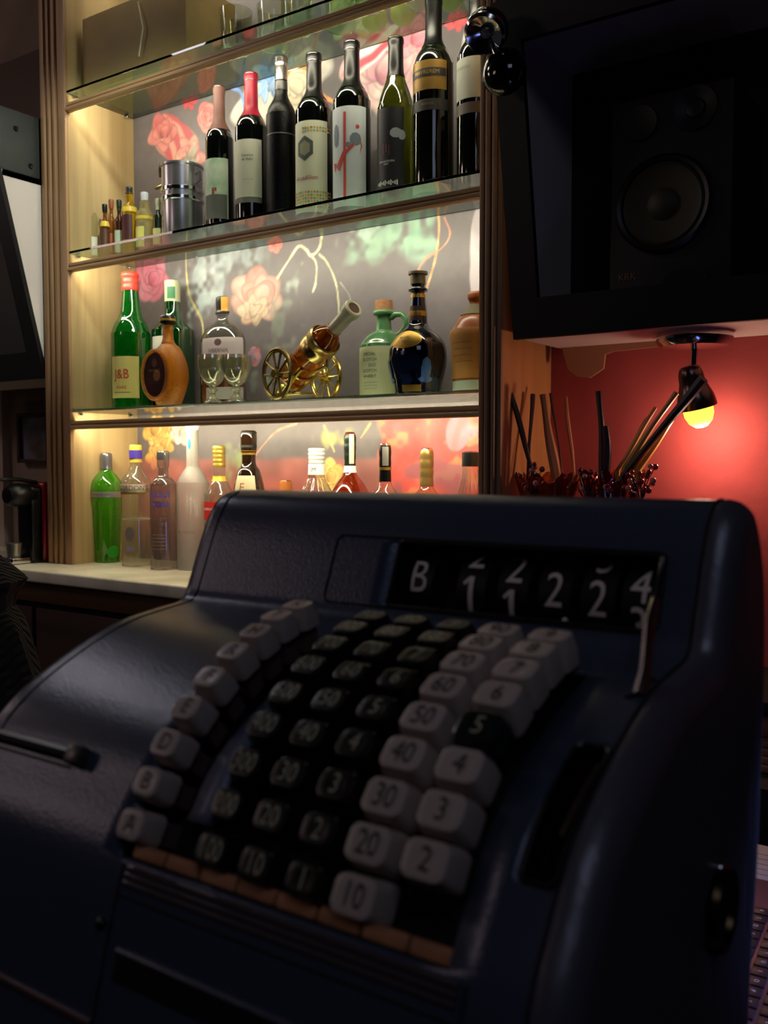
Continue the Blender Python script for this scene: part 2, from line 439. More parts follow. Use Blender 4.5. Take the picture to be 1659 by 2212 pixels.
    stem([(540, 1000), (570, 960), (600, 930), (640, 915)], .003, 'd08468')
    foliage(710, 945, 60, 30, 0, 'b8b860', .55, .8)
    stem([(700, 920), (712, 950), (722, 975)], .003, 'c8b870'); stem([(800, 915), (780, 945)], .003, 'c89860')
    xr = px(818, 950, YW).x
    m = np.clip((X - xr + .02 * (n2 - .5)) / .006, 0, 1) * np.clip((px(818, 896, YW).z - Z + .004) / .005, 0, 1)
    t = np.clip(n2 * 1.2 + .5 * (n3 - .5), 0, 1)[..., None]
    put(m, hx('b03834') * (1 - t) + hx('c45850') * t)
    put(m * np.clip((n4 * .6 + n3 * .5 - .62) * 6, 0, 1) * .8, hx('c88050'))
    put(m * np.clip((vnoise(20, 20, 9) - .72) * 8, 0, 1) * .7, hx('7a4a58'))
    streaks(988, 935, 40, 34, 80, '8a7484', 'b06a70', 6)
    foliage(1015, 935, 26, 20, 0, '9c8ca0', .4, .8)
    # lower still, behind the bottles
    foliage(500, 1120, 300, 60, 0, 'b89070', .5, .6)
    C = np.clip(C, 0, 1)
    L = np.where(C <= 0.04045, C / 12.92, ((C + 0.055) / 1.055) ** 2.4)
    me = bpy.data.meshes.new('wall_paper')
    nv = nx * nz
    co = np.zeros((nv, 3)); co[:, 0] = X.ravel(); co[:, 1] = YW; co[:, 2] = Z.ravel()
    me.vertices.add(nv); me.vertices.foreach_set('co', co.ravel())
    I = np.arange((nz - 1) * (nx - 1)); r, c = I // (nx - 1), I % (nx - 1)
    q = np.stack([r * nx + c, r * nx + c + 1, (r + 1) * nx + c + 1, (r + 1) * nx + c], 1)
    me.loops.add(q.size); me.loops.foreach_set('vertex_index', q.ravel())
    me.polygons.add(len(q)); me.polygons.foreach_set('loop_start', np.arange(len(q)) * 4)
    me.update(); me.validate()
    at = me.color_attributes.new('pattern', 'FLOAT_COLOR', 'POINT')
    at.data.foreach_set('color', np.concatenate([L.reshape(-1, 3), np.ones((nv, 1))], 1).ravel())
    m = bpy.data.materials.new('floral wallpaper'); m.use_nodes = True
    a = m.node_tree.nodes.new('ShaderNodeAttribute'); a.attribute_name = 'pattern'
    b = m.node_tree.nodes['Principled BSDF']; b.inputs['Roughness'].default_value = 0.45
    m.node_tree.links.new(a.outputs['Color'], b.inputs['Base Color'])
    me.materials.append(m)
    o = bpy.data.objects.new('wall_shelf_back', me); COL.objects.link(o); o['kind'] = 'structure'
make_wallpaper()

# ------------------------------------------------------------------ shelf unit
XL, XR = -1.972, -0.820
unit = empty('shelf_unit', ((XL + XR) / 2, YF, 0), 'tall oak shelf unit lit from inside, standing on the pale marble counter', 'shelf unit')
def local(o, parent):   # keep world placing when hung under an empty
    o.matrix_parent_inverse = parent.matrix_world.inverted() if False else Matrix.Translation(-Vector(parent.location))
    return o
def part(name, mb, m, parent, **k):
    """mesh given in world coordinates, child of an unrotated thing (or of its part)"""
    o = obj(name, mb, m, parent, **k)
    if parent.type == 'EMPTY': local(o, parent)
    return o
sp = MB(); sp.box(XL - 0.018, XL, YF + 0.004, YW - 0.001, 0.9455, 2.62); part('side_panel', sp, OAK, unit)
sp = MB(); sp.box(XR, XR + 0.040, YF + 0.004, YW - 0.001, 0.9455, 2.62); part('side_panel', sp, wood_mat('oak end panel', 'b07a48', 'c89058', 'Z'), unit)
def fluted(x0, x1, z0, z1, widths):
    mb = MB(); x = x0; tot = sum(a for a, _ in widths)
    for a, d in widths:
        xa = x + (x1 - x0) * a / tot
        mb.box(x, xa, YF - d, YF + 0.0045, z0, z1, bev=min(0.0025, (xa - x) * .3)); x = xa
    return mb
part('post', fluted(-2.056, XL + 0.002, 0.9455, 2.62, [(12, .014), (5, .003), (8, .012), (5, .003), (9, .010), (5, .002), (22, .006)]), OAKP, unit)
part('post', fluted(XR - 0.0015, XR + 0.0415, 0.9455, 2.62, [(9, .008), (4, .001), (8, .012), (4, .001), (7, .010), (10, .003)]), OAKP, unit)
SHELF_Z = {'top': 2.1040, 'mid': 1.7180, 'low': 1.3310}
for nm, z in SHELF_Z.items():
    rail = MB()
    zt = z - 0.028
    rail.box(XL, XR, YF, YF + 0.012, zt - 0.021, zt, bev=.001)
    rail.box(XL, XR, YF - 0.006, YF + 0.002, zt - 0.0205, zt - 0.012, bev=.002); rail.box(XL, XR, YF - 0.003, YF + 0.002, zt - 0.009, zt - 0.002, bev=.0015)
    part('shelf_rail', rail, OAKX, unit)
    g = MB(); g.box(XL + 0.001, XR - 0.001, YF - 0.002, YW - 0.004, z - 0.006, z, bev=.0006, seg=1)
    part('glass_shelf', g, GLASS, unit)
    for xx in (XL, XR):
        sx = 1 if xx == XL else -1
        for yy in (YF + 0.022, YW - 0.03):
            p = MB(); p.lathe([(0, 0), (.004, 0), (.004, .012), (.0028, .014), (0, .014)], Matrix.Translation((xx, yy, z - 0.0105)) @ Matrix.Rotation(sx * PI / 2, 4, 'Y'), seg=12)
            part('shelf_pin', p, CHROME, unit)
    l = MB(); l.box(XL + 0.02, XR - 0.02, YF + 0.0125, YF + 0.0165, zt - 0.018, zt - 0.006)
    part('light_strip', l, LED2 if nm == 'low' else LED, unit)
# top rail light of the uppermost bay
zt = 2.50
rail = MB(); rail.box(XL, XR, YF, YF + 0.012, zt - 0.03, zt + .03, bev=.002); part('shelf_rail', rail, OAKX, unit)
l = MB(); l.box(XL + 0.02, XR - 0.02, YF + 0.0125, YF + 0.0165, zt - 0.018, zt - 0.006); part('light_strip', l, LED, unit)

# ------------------------------------------------------------------ counters
MARBLE = mat('veined marble', 'f0ead2', 0.22, var=.3, vscale=7, color2='c8c0a6')
tag(obj('marble_worktop', MB().box(-3.1, -0.90, 1.365, YW, 0.915, 0.945, bev=.006, seg=3), MARBLE), 'pale veined marble worktop running below the lit bottle shelves', 'worktop')
cab = empty('counter_cabinet', (-2.0, 1.5, 0), 'dark brown wooden cabinet under the marble worktop', 'cabinet')
part('cabinet_body', MB().box(-3.08, -0.92, 1.41, YW, 0.0, 0.914), DWOOD, cab)
part('front_rail', MB().box(-3.09, -0.91, 1.385, 1.409, 0.865, 0.914, bev=.003), wood_mat('brown front rail', '4a3018', '5c3e22', 'X'), cab)
for k in range(4):
    x0 = -3.05 + k * .535
    d = part('door', MB().box(x0, x0 + .52, 1.392, 1.4095, 0.08, 0.85, bev=.003), DWOOD, cab)
    kb = MB(); kb.lathe([(0, 0), (.006, 0), (.006, .012), (.014, .018), (.012, .026), (0, .028)], Matrix.Translation((x0 + .48, 1.392, .62)) @ Matrix.Rotation(PI / 2, 4, 'X'), seg=16)
    o = obj('knob', kb, BRASSD, d)
rc = empty('side_cabinet', (0.2, 1.5, 0), 'low dark cabinet with an open shelf against the red wall', 'cabinet')
part('cabinet_top', MB().box(-0.775, 1.2, 1.45, YW - .001, 0.827, 0.847, bev=.002), mat('dull black top', '040404', .9), rc)
part('cabinet_base', MB().box(-0.775, 1.2, 1.36, YW - .001, 0.0, 0.7475), MATTE, rc)
part('side_panel', MB().box(-0.775, -0.75, 1.46, YW - .001, 0.748, 0.826), MATTE, rc)
part('side_panel', MB().box(1.17, 1.2, 1.46, YW - .001, 0.748, 0.826), MATTE, rc)
ZV = 0.847
# tray box and stacked boards at the right edge behind the register
tag(obj('storage_box', MB().box(-0.45, -0.1, 1.465, 1.65, .7905, .824, bev=.004), wood_mat('storage box wood', '6a4028', '8a5838', 'X')), 'brown wooden box on the stacked boards in the side cabinet', 'box')
for k in range(4):
    o = obj('wooden_board', MB().box(-0.50 + .006 * k, -0.02 - .004 * k, 1.43 + .006 * k, 1.66, .748 + k * .0106, .7582 + k * .0106, bev=.002), wood_mat('board wood', '6a4430', '8f6248', 'X'))
    tag(o, 'brown wooden board in the side cabinet, ' + ['lowest of the stack', 'second from the bottom of the stack', 'third from the bottom of the stack', 'topmost of the stack under the box'][k], 'board', 'boards stacked in the side cabinet')

# bar table carrying the register and the laptop
TZ = 0.745
tb = empty('bar_table', (-0.1, .55, 0), 'dark wooden bar table under the cash register and laptop', 'table')
part('tabletop', MB().box(-0.75, 0.65, 0.02, 1.16, TZ - .035, TZ, bev=.004), wood_mat('bar top', '20120e', '2e1c14', 'X', .3), tb)
for a in (-.72, .58):
    for b in (.06, 1.08): part('leg', MB().box(a, a + .05, b, b + .05, 0, TZ - .036, bev=.003), DWOOD, tb)

# ------------------------------------------------------------------ bottles
def prof_r(prof, z):
    for (r0, z0), (r1, z1) in zip(prof, prof[1:]):
        if z0 <= z <= z1 and z1 > z0: return r0 + (r1 - r0) * (z - z0) / (z1 - z0)
    return prof[-1][0]
class Bottle:
    def __init__(s, name, label, cat, xp, Y, zb, ytop, shape, mt, R=None, wpx=None, group=None, seg=48, flat=1.0, rz=0, part_name='glass_body', n=6, taper=None, flutes=0, fdepth=.05):
        p = px(xp, ytop, Y)
        s.H = p.z - zb
        if R is None:
            t = (p - CAM).dot(FW); R = wpx * t / CAM_F / 2
        s.R = R; s.flat = flat; s.cam = math.degrees(math.atan2(CAM.x - p.x, Y - CAM.y))
        s.root = empty(name, (p.x, Y, zb), label, cat, group, rz)
        s.prof = [(r * R, z * s.H) for r, z in smooth_prof(shape, n)]
        mb = MB(); mb.lathe(s.prof, seg=seg)
        for v in mb.bm.verts:
            if flutes and v.co.z > .02 * s.H and v.co.z < flutes[1] * s.H:
                a = math.atan2(v.co.y, v.co.x); k = 1 - fdepth * abs(math.sin(flutes[0] * a / 2))
                v.co.x *= k; v.co.y *= k
            v.co.y *= flat
        s.body = obj(part_name, mb, mt, s.root)
    def pt(s, az, z, off):
        r = prof_r(s.prof, z) + off
        return Vector((r * math.sin(az), -r * math.cos(az) * s.flat, z))
    def band(s, name, h0, h1, m, a0=-180, a1=180, off=.0006, lab=None, parent=None):
        if a1 - a0 < 300 and a1 < 62: a0 += s.cam; a1 += s.cam
        n = max(4, int((a1 - a0) / 7)); k = max(2, int((h1 - h0) * s.H / .006))
        k = min(k, 24)
        P = [[s.pt(math.radians(a0 + (a1 - a0) * i / n), (h0 + (h1 - h0) * j / k) * s.H, off) for j in range(k + 1)] for i in range(n + 1)]
        mb = MB(); mb.grid(P)
        if a1 - a0 >= 359: bmesh.ops.remove_doubles(mb.bm, verts=mb.bm.verts, dist=1e-6)
        o = obj(name, mb, m, parent or s.root, recalc=False)
        if lab: o['label'] = lab
        return o
    def cap(s, name, h0, h1, m, dr=.0008, lab=None, r=None, ridge=0):
        z0, z1 = h0 * s.H, h1 * s.H
        pr = []
        N = 16
        if r: pr = [(r * s.R, z0), (r * s.R, z1 - .001), (r * s.R - .001, z1)]
        else:
            for k in range(N + 1):
                z = z0 + (z1 - z0) * k / N
                pr.append((prof_r(s.prof, min(z, s.prof[-1][1])) + dr, z))
            pr.append((pr[-1][0] - .0015, z1 + .0012))
        if ridge:
            q = []
            for k in range(ridge * 6 + 1):
                z = z0 + (z1 - z0) * k / (ridge * 6); rr = r * s.R if r else prof_r(s.prof, min(z, s.H)) + dr
                q.append((rr * (.93 + .07 * abs(math.sin(PI * k / 6))), z))
            pr = q
        mb = MB(); mb.lathe(pr, seg=32)
        for v in mb.bm.verts: v.co.y *= 1 if s.flat == 1 else (1 if r else s.flat)
        o = obj(name, mb, m, s.root)
        if lab: o['label'] = lab
        return o
    def deco(s, name, bm, az, h, m, off=.0011, parent=None, L=.004):
        a = math.radians(az + s.cam - 8); zc = h * s.H
        R0 = prof_r(s.prof, zc)
        bend(bm, lambda x, y: s.pt(a + x / max(R0, .004), min(max(zc + y, 0), s.H), off), L)
        return obj(name, W(bm), m, parent or s.root, recalc=False, smooth=False)
    def text(s, t, size, az, h, m, name='lettering', xs=1.0, off=.0012, parent=None):
        return s.deco(name, text_bm(t, size, xs), az, h, m, off, parent)

BORD = [(0, 0.0), (.9, 0), (.97, .004), (1, .02), (1, .02), (1, .60), (.985, .635), (.86, .69), (.6, .735), (.43, .775), (.40, .83), (.385, .95), (.385, .95), (.42, .952), (.42, .985), (.40, 1.0), (0, 1.0)]
BURG = [(0, 0.0), (.9, 0), (.97, .004), (1, .02), (1, .02), (1, .52), (.96, .58), (.80, .66), (.58, .73), (.43, .79), (.40, .85), (.385, .96), (.385, .96), (.42, .962), (.42, .985), (.40, 1.0), (0, 1.0)]
ZT, ZM, ZL, ZC = 2.1041, 1.7181, 1.3311, 0.9451
gw = 'wine bottles on the middle glass shelf'
YB = 1.60
# 1
b = Bottle('wine_bottle', 'slim dark wine bottle with rose-brown capsule and mint green landscape label', 'bottle', 473, YB, ZM, 188, BORD, WINE, wpx=60, group=gw)
b.cap('capsule', .70, 1.0, mat('rose capsule', '5c3c36', .5, ior=1.3))
lb = b.band('front_label', .10, .50, mat('mint label', '9cc0a0', .6, var=.35, vscale=30, color2='d0dcc8'), -80, 80)
b.band('label_strip', .10, .26, mat('grey hill', '5a5c58', .6), -78, 30, .0009, parent=lb)
b.deco('label_print', poly_bm([rect(0, 0, .006, .016), rect(.006, .004, .004, .008)]), -20, .28, mat('brick print', '8a4a3a', .6), parent=lb)
# 2
b = Bottle('wine_bottle', 'dark wine bottle with a bright red capsule and plain cream label', 'bottle', 542, YB, ZM, 160, BORD, WINE, wpx=70, group=gw)
b.cap('capsule', .715, 1.0, mat('red capsule', '7c0c24', .4, ior=1.3))
lb = b.band('front_label', .19, .555, mat('bone paper', 'c6c8b4', .6), -85, 80)
b.band('label_strip', .155, .188, mat('grey strip', '60625e', .5), -85, 80)
b.text('Cantina\nde Italo', .0085, -8, .44, INK, parent=lb); b.text('VINO ROSSO', .004, -5, .30, mat('grey ink', '8a8a80', .6), parent=lb)
# 3
b = Bottle('wine_bottle', 'matte black wine bottle without a label between the red-capped and patterned bottles', 'bottle', 607, YB, ZM, 124, BORD, mat('etched black glass', '040405', .3, ior=1.25, bump=.4, bscale=400), wpx=66, group=gw)
b.cap('capsule', .86, 1.0, mat('silver foil', '8a8480', .2, .9)); b.cap('neck_ring', .80, .85, mat('grey foil', '3c3a3a', .4, .5)); b.band('shoulder_ring', .52, .526, mat('silver line', '70706c', .4, .6))
# 4
b = Bottle('wine_bottle', 'wine bottle with a hexagon emblem on a white label bordered by coloured tiles', 'bottle', 678, YB, ZM, 118, BORD, WINE, wpx=80, group=gw)
b.cap('capsule', .72, 1.0, mat('black capsule', '060506', .32, ior=1.3))
lb = b.band('front_label', .0285, .565, mat('ivory label', 'd4d6ba', .6), -85, 82)
tiles = [mat('tile yellow', 'c8b040', .6), mat('tile green', '6aa08a', .6), mat('tile orange', 'cc8a4a', .6)]
for ti, tm in enumerate(tiles):
    ps = []
    for i in range(16):
        for j in range(5):
            if (i * 2 + j * 5) % 3 == ti: ps.append(ell(-.050 + i * .0062, -.014 + j * .0066, .0028, .0028, 6, i))
        for j in range(2):
            if (i + j * 4 + 1) % 3 == ti and i > 4: ps.append(ell(-.050 + i * .0062, .138 + j * .0066, .0026, .0026, 6, i))
    b.deco('label_tiles', poly_bm(ps), 0, .10, tm, parent=lb)
b.deco('label_emblem', poly_bm([ell(0, 0, .021, .026, 6, PI / 2)]), -22, .40, mat('slate hexagon', '4c5450', .6), .0010, parent=lb)
b.deco('label_emblem', poly_bm([ell(0, 0, .013, .016, 6, PI / 2)]), -22, .40, mat('olive hexagon', '8a8c70', .6), .0013, parent=lb)
b.text('Arcadillon', .013, -20, .222, mat('red ink', 'a03c34', .6), parent=lb)
# 5
b = Bottle('wine_bottle', 'dark bottle whose white label has a vertical red stripe and splashes', 'bottle', 760, YB, ZM, 92, BORD, WINE, wpx=82, group=gw)
b.cap('capsule', .72, 1.0, mat('black capsule', '060506', .32, ior=1.3))
lb = b.band('front_label', .02, .59, mat('cool white label', 'ccd4d6', .6), -85, 82)
REDI = mat('vermilion ink', 'c04438', .6)
b.deco('label_stripe', poly_bm([rect(0, 0, .0055, .172)]), -14, .305, REDI, parent=lb)
b.deco('label_splash', poly_bm([ell(.022, .03, .012, .013, 9), ell(.008, .018, .008, .006, 7), ell(-.022, .04, .008, .024, 8)]), -14, .31, mat('slate ink', '6c7c88', .6), parent=lb)
b.deco('label_splash', poly_bm([[(-.02, -.02), (-.012, -.03), (.006, .012), (.0, .016)], [(-.03, -.01), (-.026, -.03), (-.02, -.012)], [(.0, -.0), (.02, .02), (.018, .026), (0, .008)], ell(.026, .058, .004, .004, 8), [(.03, .0), (.036, .02), (.03, .042), (.033, .02)]]), -14, .30, REDI, .0014, parent=lb)
# 6
b = Bottle('wine_bottle', 'olive-yellow white wine bottle with a black label and black cap', 'bottle', 855, YB, ZM, 83, BURG, mat('olive glass', '6a7020', .04, trans=.85, coat=.3), wpx=80, group=gw)
b.cap('capsule', .76, 1.0, mat('black capsule', '060506', .32, ior=1.3))
lb = b.band('front_label', .07, .55, mat('black label', '121214', .5), -82, 25)
b.deco('label_print', poly_bm([ell(0, 0, .012, .010, 9), ell(.012, -.004, .008, .010, 9)]), 8, .395, mat('pale print', '98a0a4', .6), parent=lb)
b.text('MALAGOUSIA\nDRY', .0055, -22, .22, PWHITE, parent=lb); b.deco('label_print', poly_bm([rect(-.022 + i * .004, 0, .0022, .004 + .003 * (i % 3)) for i in range(12)]), -22, .10, PWHITE, parent=lb)
b.deco('label_print', poly_bm([rect(-.006, 0, .0012, .022), rect(0, .002, .0012, .016), rect(.006, -.002, .0012, .02)]), -22, .30, mat('red ink', 'a03c34', .6), parent=lb)
# 7
b = Bottle('wine_bottle', 'tall broad dark bottle with a gold and black shoulder label near the oak post', 'bottle', 937, YB, ZM, -10, BORD, WINE, wpx=88, group=gw)
b.cap('capsule', .74, 1.0, mat('ink black capsule', '050506', .3, ior=1.3))
lb = b.band('shoulder_label', .50, .645, mat('bronze label', '8a6a2c', .4, .5), -95, 70)
b.band('label_strip', .565, .605, mat('black label', '121214', .5), -93, 68, .001, parent=lb)
b.text('MAVREREM', .0105, -14, .585, GOLD, parent=lb)
b.band('label_strip', .40, .455, mat('grey dark band', '2c2a28', .5), -85, 75)
b.text('RESERVA', .006, -10, .43, GOLD, name='lettering')
b.band('base_label', .01, .055, mat('dust label', '8a8a72', .5), -85, 60)
# 8
b = Bottle('wine_bottle', 'dark bottle with cream label half hidden by the right oak post', 'bottle', 1030, YB - .01, ZM, -25, BORD, WINE, wpx=84, group=gw)
b.cap('capsule', .74, 1.0, mat('ink black capsule', '050506', .3, ior=1.3))
lb = b.band('front_label', .42, .625, mat('bone paper', 'c6c8b4', .6), -85, 82); b.text('TSIMEROU', .008, -40, .575, mat('grey ink', '8a8a80', .6), parent=lb)
b.band('label_strip', .345, .40, mat('taupe band', '6c5f54', .5), -85, 82)

# miniatures on the same shelf
gm = 'miniature spirit bottles at the left end of the middle shelf'
MINI = [(0, 0), (.9, 0), (1, .02), (1, .02), (1, .52), (.9, .62), (.5, .70), (.40, .75), (.40, .86), (.40, .86), (.46, .865), (.46, 1), (0, 1)]
YEL = mat('yellow spirit', 'e0b828', .03, trans=.85); AMB = mat('amber spirit', 'a86818', .03, trans=.85); BRN = mat('dark brown spirit', '3a1808', .06)
b = Bottle('miniature_bottle', 'tall clear miniature bottle nearest the left oak panel', 'bottle', 199, 1.58, ZM, 412, MINI, THIN, wpx=22, group=gm, seg=20); b.cap('cap', .84, 1.0, mat('plum cap', '5c3c40', .4)); b.band('front_label', .05, .3, PAPER, -60, 60); b.deco('label_dot', poly_bm([ell(0, 0, .003, .003)]), -20, .42, INK)
b = Bottle('miniature_bottle', 'small miniature bottle with brown label and yellow shoulders', 'bottle', 226, 1.575, ZM, 442, MINI, AMB, wpx=20, group=gm, seg=20); b.cap('cap', .84, 1.0, BLACK); b.band('front_label', .04, .5, mat('brown label', '4a2c1c', .5), -80, 60); b.band('neck_label', .55, .66, mat('yellow foil', 'd8b83c', .4), -180, 180)
b = Bottle('miniature_bottle', 'little amber miniature bottle behind the brown-labelled one', 'bottle', 240, 1.60, ZM, 432, MINI, AMB, wpx=20, group=gm, seg=20); b.cap('cap', .84, 1.0, mat('rust cap', '8a4a2c', .4)); b.band('front_label', .1, .4, mat('rust label', 'a05028', .5), -10, 80)
b = Bottle('miniature_bottle', 'dark red-brown miniature bottle with a pale green label', 'bottle', 257, 1.585, ZM, 433, MINI, BRN, wpx=20, group=gm, seg=20); b.cap('cap', .8, 1.0, mat('green cap', '1c2c20', .4)); b.band('front_label', .04, .42, mat('pale sage label', 'b0bca4', .5), -85, 80)
b = Bottle('miniature_bottle', 'bright yellow miniature bottle with a maroon label, tallest of the coloured ones', 'bottle', 279, 1.58, ZM, 405, [(0, 0), (.9, 0), (1, .02), (1, .02), (1, .60), (.95, .68), (.6, .74), (.5, .78), (.5, .9), (.4, .91), (.4, 1), (0, 1)], YEL, wpx=32, group=gm, seg=24); b.cap('cap', .9, 1.0, mat('grey black cap', '2c2a2c', .3)); b.band('front_label', .16, .55, mat('maroon label', '3c1418', .5), -80, 20); b.band('shoulder_ring', .6, .68, mat('yellow foil', 'd8b83c', .4))
b = Bottle('miniature_bottle', 'round-shouldered pale yellow miniature bottle with a white cap', 'bottle', 312, 1.58, ZM, 417, [(0, 0), (.9, 0), (1, .02), (1, .02), (1, .50), (.95, .6), (.66, .68), (.55, .72), (.55, .84), (.38, .86), (.38, 1), (0, 1)], mat('pale honey glass', 'd8d090', .08, trans=.8, bump=.6, bscale=500), wpx=38, group=gm, seg=24); b.cap('cap', .86, 1.0, mat('white cap', 'c8ccd0', .3)); b.band('front_label', .03, .36, mat('lemon label', 'd8d070', .5), -85, -5); b.band('shoulder_ring', .5, .56, mat('yellow foil', 'd8b83c', .4))
b = Bottle('miniature_bottle', 'dark green miniature bottle with a cream label beside the steel bucket', 'bottle', 341, 1.58, ZM, 430, MINI, mat('bottle green', '24301c', .05, trans=.5), wpx=22, group=gm, seg=20); b.cap('cap', .76, 1.0, mat('cream cap', 'c8c4a0', .4)); b.band('front_label', .04, .35, mat('lemon cream label', 'd0cc84', .5), -85, 80)

# steel ice bucket and the small brass dish
bk = empty('ice_bucket', (px(394, 450, 1.60).x, 1.60, ZM), 'polished steel ice bucket with two raised bands beside the miniatures', 'bucket')
H = px(394, 360, 1.60).z - ZM
R0 = .049
mb = MB(); mb.lathe([(0, 0), (R0 * .93, 0), (R0 * .95, .004), (R0 * .97, H * .52), (R0 * .99, H * .96), (R0 * 1.04, H * .975), (R0 * 1.04, H), (R0 * .97, H), (R0 * .93, H * .5), (R0 * .9, .006), (0, .006)], seg=48, cap=False); obj('bucket_body', mb, mat('polished steel', 'b0aeb4', .26, .85), bk)
for hh in (.52, .64):
    mb = MB(); mb.lathe([(R0 * .975, H * hh), (R0 * 1.03, H * (hh + .01)), (R0 * 1.03, H * (hh + .05)), (R0 * .98, H * (hh + .06))], seg=48, cap=False); obj('band', mb, CHROME, bk)
for sgn in (-1, 1):
    mb = MB(); mb.tube([(sgn * R0, 0, H * .86), (sgn * (R0 + .012), 0, H * .88), (sgn * (R0 + .013), 0, H * .76), (sgn * R0, 0, H * .74)], .0025, 8); obj('handle', mb, CHROME, bk)
ds = empty('corkscrew', (px(352, 470, 1.575).x, 1.575, ZM), 'upright brass corkscrew with spread arms in front of the steel bucket', 'corkscrew')
H = px(352, 350, 1.575).z - ZM
mb = MB(); mb.lathe([(0, 0), (.010, 0), (.010, .002), (.003, .005), (.0025, H * .5), (.004, H * .6), (.006, H * .62), (.003, H * .64), (.003, H * .8), (0, H * .8)], seg=16); obj('shaft', mb, mat('pale brass', 'b8b084', .25, 1), ds)
mb = MB(); mb.quad_box((0, 0, H * .72), (.052, .010, .009), Matrix.Rotation(-.12, 4, 'Y'), .002); obj('arm', mb, mat('pale brass', 'b8b084', .25, 1), ds)
mb = MB(); mb.quad_box((.014, .004, H * .62), (.04, .008, .008), Matrix.Rotation(-.12, 4, 'Y'), .002); obj('arm', mb, mat('pale brass', 'b8b084', .25, 1), ds)
mb = MB(); mb.lathe([(0, H * .8), (.008, H * .82), (.010, H * .9), (.007, H * .98), (0, H)], seg=16); obj('grip', mb, BLACK, ds)

# ---------------- lower glass shelf
gl = None
b = Bottle('whisky_bottle', 'bright green whisky bottle with red cap and cream label at the left end', 'bottle', 281, 1.60, ZL, 590, [(0, 0), (.92, 0), (1, .015), (1, .015), (1, .50), (.97, .56), (.80, .63), (.60, .68), (.5, .74), (.42, .85), (.38, .94), (.38, .94), (.40, 1), (0, 1)], thin_mat('grass green glass', '50b848', .3, .03, '18902c', .35, '0c5c1c'), wpx=84)
b.cap('cap', .87, 1.0, mat('coral red cap', 'd83c30', .4), .0022, ridge=3)
lb = b.band('front_label', .08, .38, mat('butter label', 'd8d07c', .6), -70, 22)
b.text('J&B', .034, -22, .25, mat('red ink bright', 'b83c24', .6), parent=lb, xs=.8); b.text('RARE', .011, -22, .155, mat('red ink bright', 'b83c24', .6), parent=lb)
b.deco('label_line', poly_bm([rect(0, 0, .045, .0012)]), -22, .12, INK, parent=lb)
# green bottle behind
b = Bottle('whisky_bottle', 'dark green bottle with cream and green neck band standing behind the orange decanter', 'bottle', 372, 1.665, ZL, 608, [(0, 0), (.92, 0), (1, .015), (1, .015), (1, .56), (.94, .62), (.6, .68), (.42, .73), (.36, .80), (.36, .98), (.33, 1), (0, 1)], thin_mat('forest glass', '3c8c48', .3, .03, '0f5c20', .4, '0a3c14'), wpx=90)
b.cap('capsule', .84, 1.0, mat('cream foil', 'b8bc98', .4)); b.band('neck_label', .86, .95, mat('emerald foil', '1c6c44', .4), -40, 20, .0013); b.band('front_label', .2, .56, PAPER, -70, 0)
# orange textured flask with medallion
fk = empty('brandy_decanter', (px(364, 800, 1.565).x, 1.565, ZL), 'round amber decanter with dimpled glass and dark oval medallion', 'decanter', rz=math.radians(8))
Hh = px(364, 682, 1.565).z - ZL
mb = MB(); pf = smooth_prof([(0, 0), (.024, 0), (.036, .012), (.053, .06), (.050, .10), (.034, .135), (.0155, .155), (.0125, Hh - .022), (.0125, Hh - .012), (0, Hh - .012)], 8); mb.lathe(pf, seg=48)
for v in mb.bm.verts: v.co.y *= .62 if v.co.z < .15 else .8
OR = mat('dimpled amber glass', 'f0921c', .12, trans=.72, bump=1.0, bscale=260)
obj('glass_body', mb, OR, fk)
# oval front frame, facing the photographer's left
Mo = Matrix.Rotation(math.radians(-6), 4, 'Z') @ Matrix.Translation((-.012, -.028, .074)) @ Matrix.Rotation(PI / 2, 4, 'X')
mb = MB(); P = []
for k in range(40):
    a = 2 * PI * k / 40; P.append(Mo @ Vector((.040 * math.cos(a), .056 * math.sin(a), .004)))
mb.tube(P, .0055, 8, closed=True); obj('medallion_rim', mb, OR, fk)
mb = MB(); mb.prism(ell(0, 0, .037, .053, 40), .005, Mo); plabel(obj('medallion', mb, mat('wine brown medallion', '3c1612', .3), fk), 'dark brown oval medallion')
bm = text_bm('BRANDY', .009); bend(bm, lambda x, y: Mo @ Vector((x, y + .010, .0056))); obj('lettering', W(bm), GOLD, fk, recalc=False)
bm = poly_bm([ell(0, .028, .008, .010), rect(0, -.012, .036, .001), rect(0, -.02, .03, .001)]); bend(bm, lambda x, y: Mo @ Vector((x, y, .0056))); obj('medallion_print', W(bm), mat('dark gold', '6a3820', .5), fk, recalc=False)
mb = MB(); mb.lathe([(0, Hh - .020), (.0165, Hh - .020), (.0185, Hh - .016), (.0185, Hh - .004), (.016, Hh), (0, Hh)], seg=28); obj('stopper', mb, BLACK, fk)
mb = MB(); mb.lathe([(.019, Hh - .013), (.019, Hh - .008)], seg=28, cap=False); obj('stopper_band', mb, GOLD, fk)
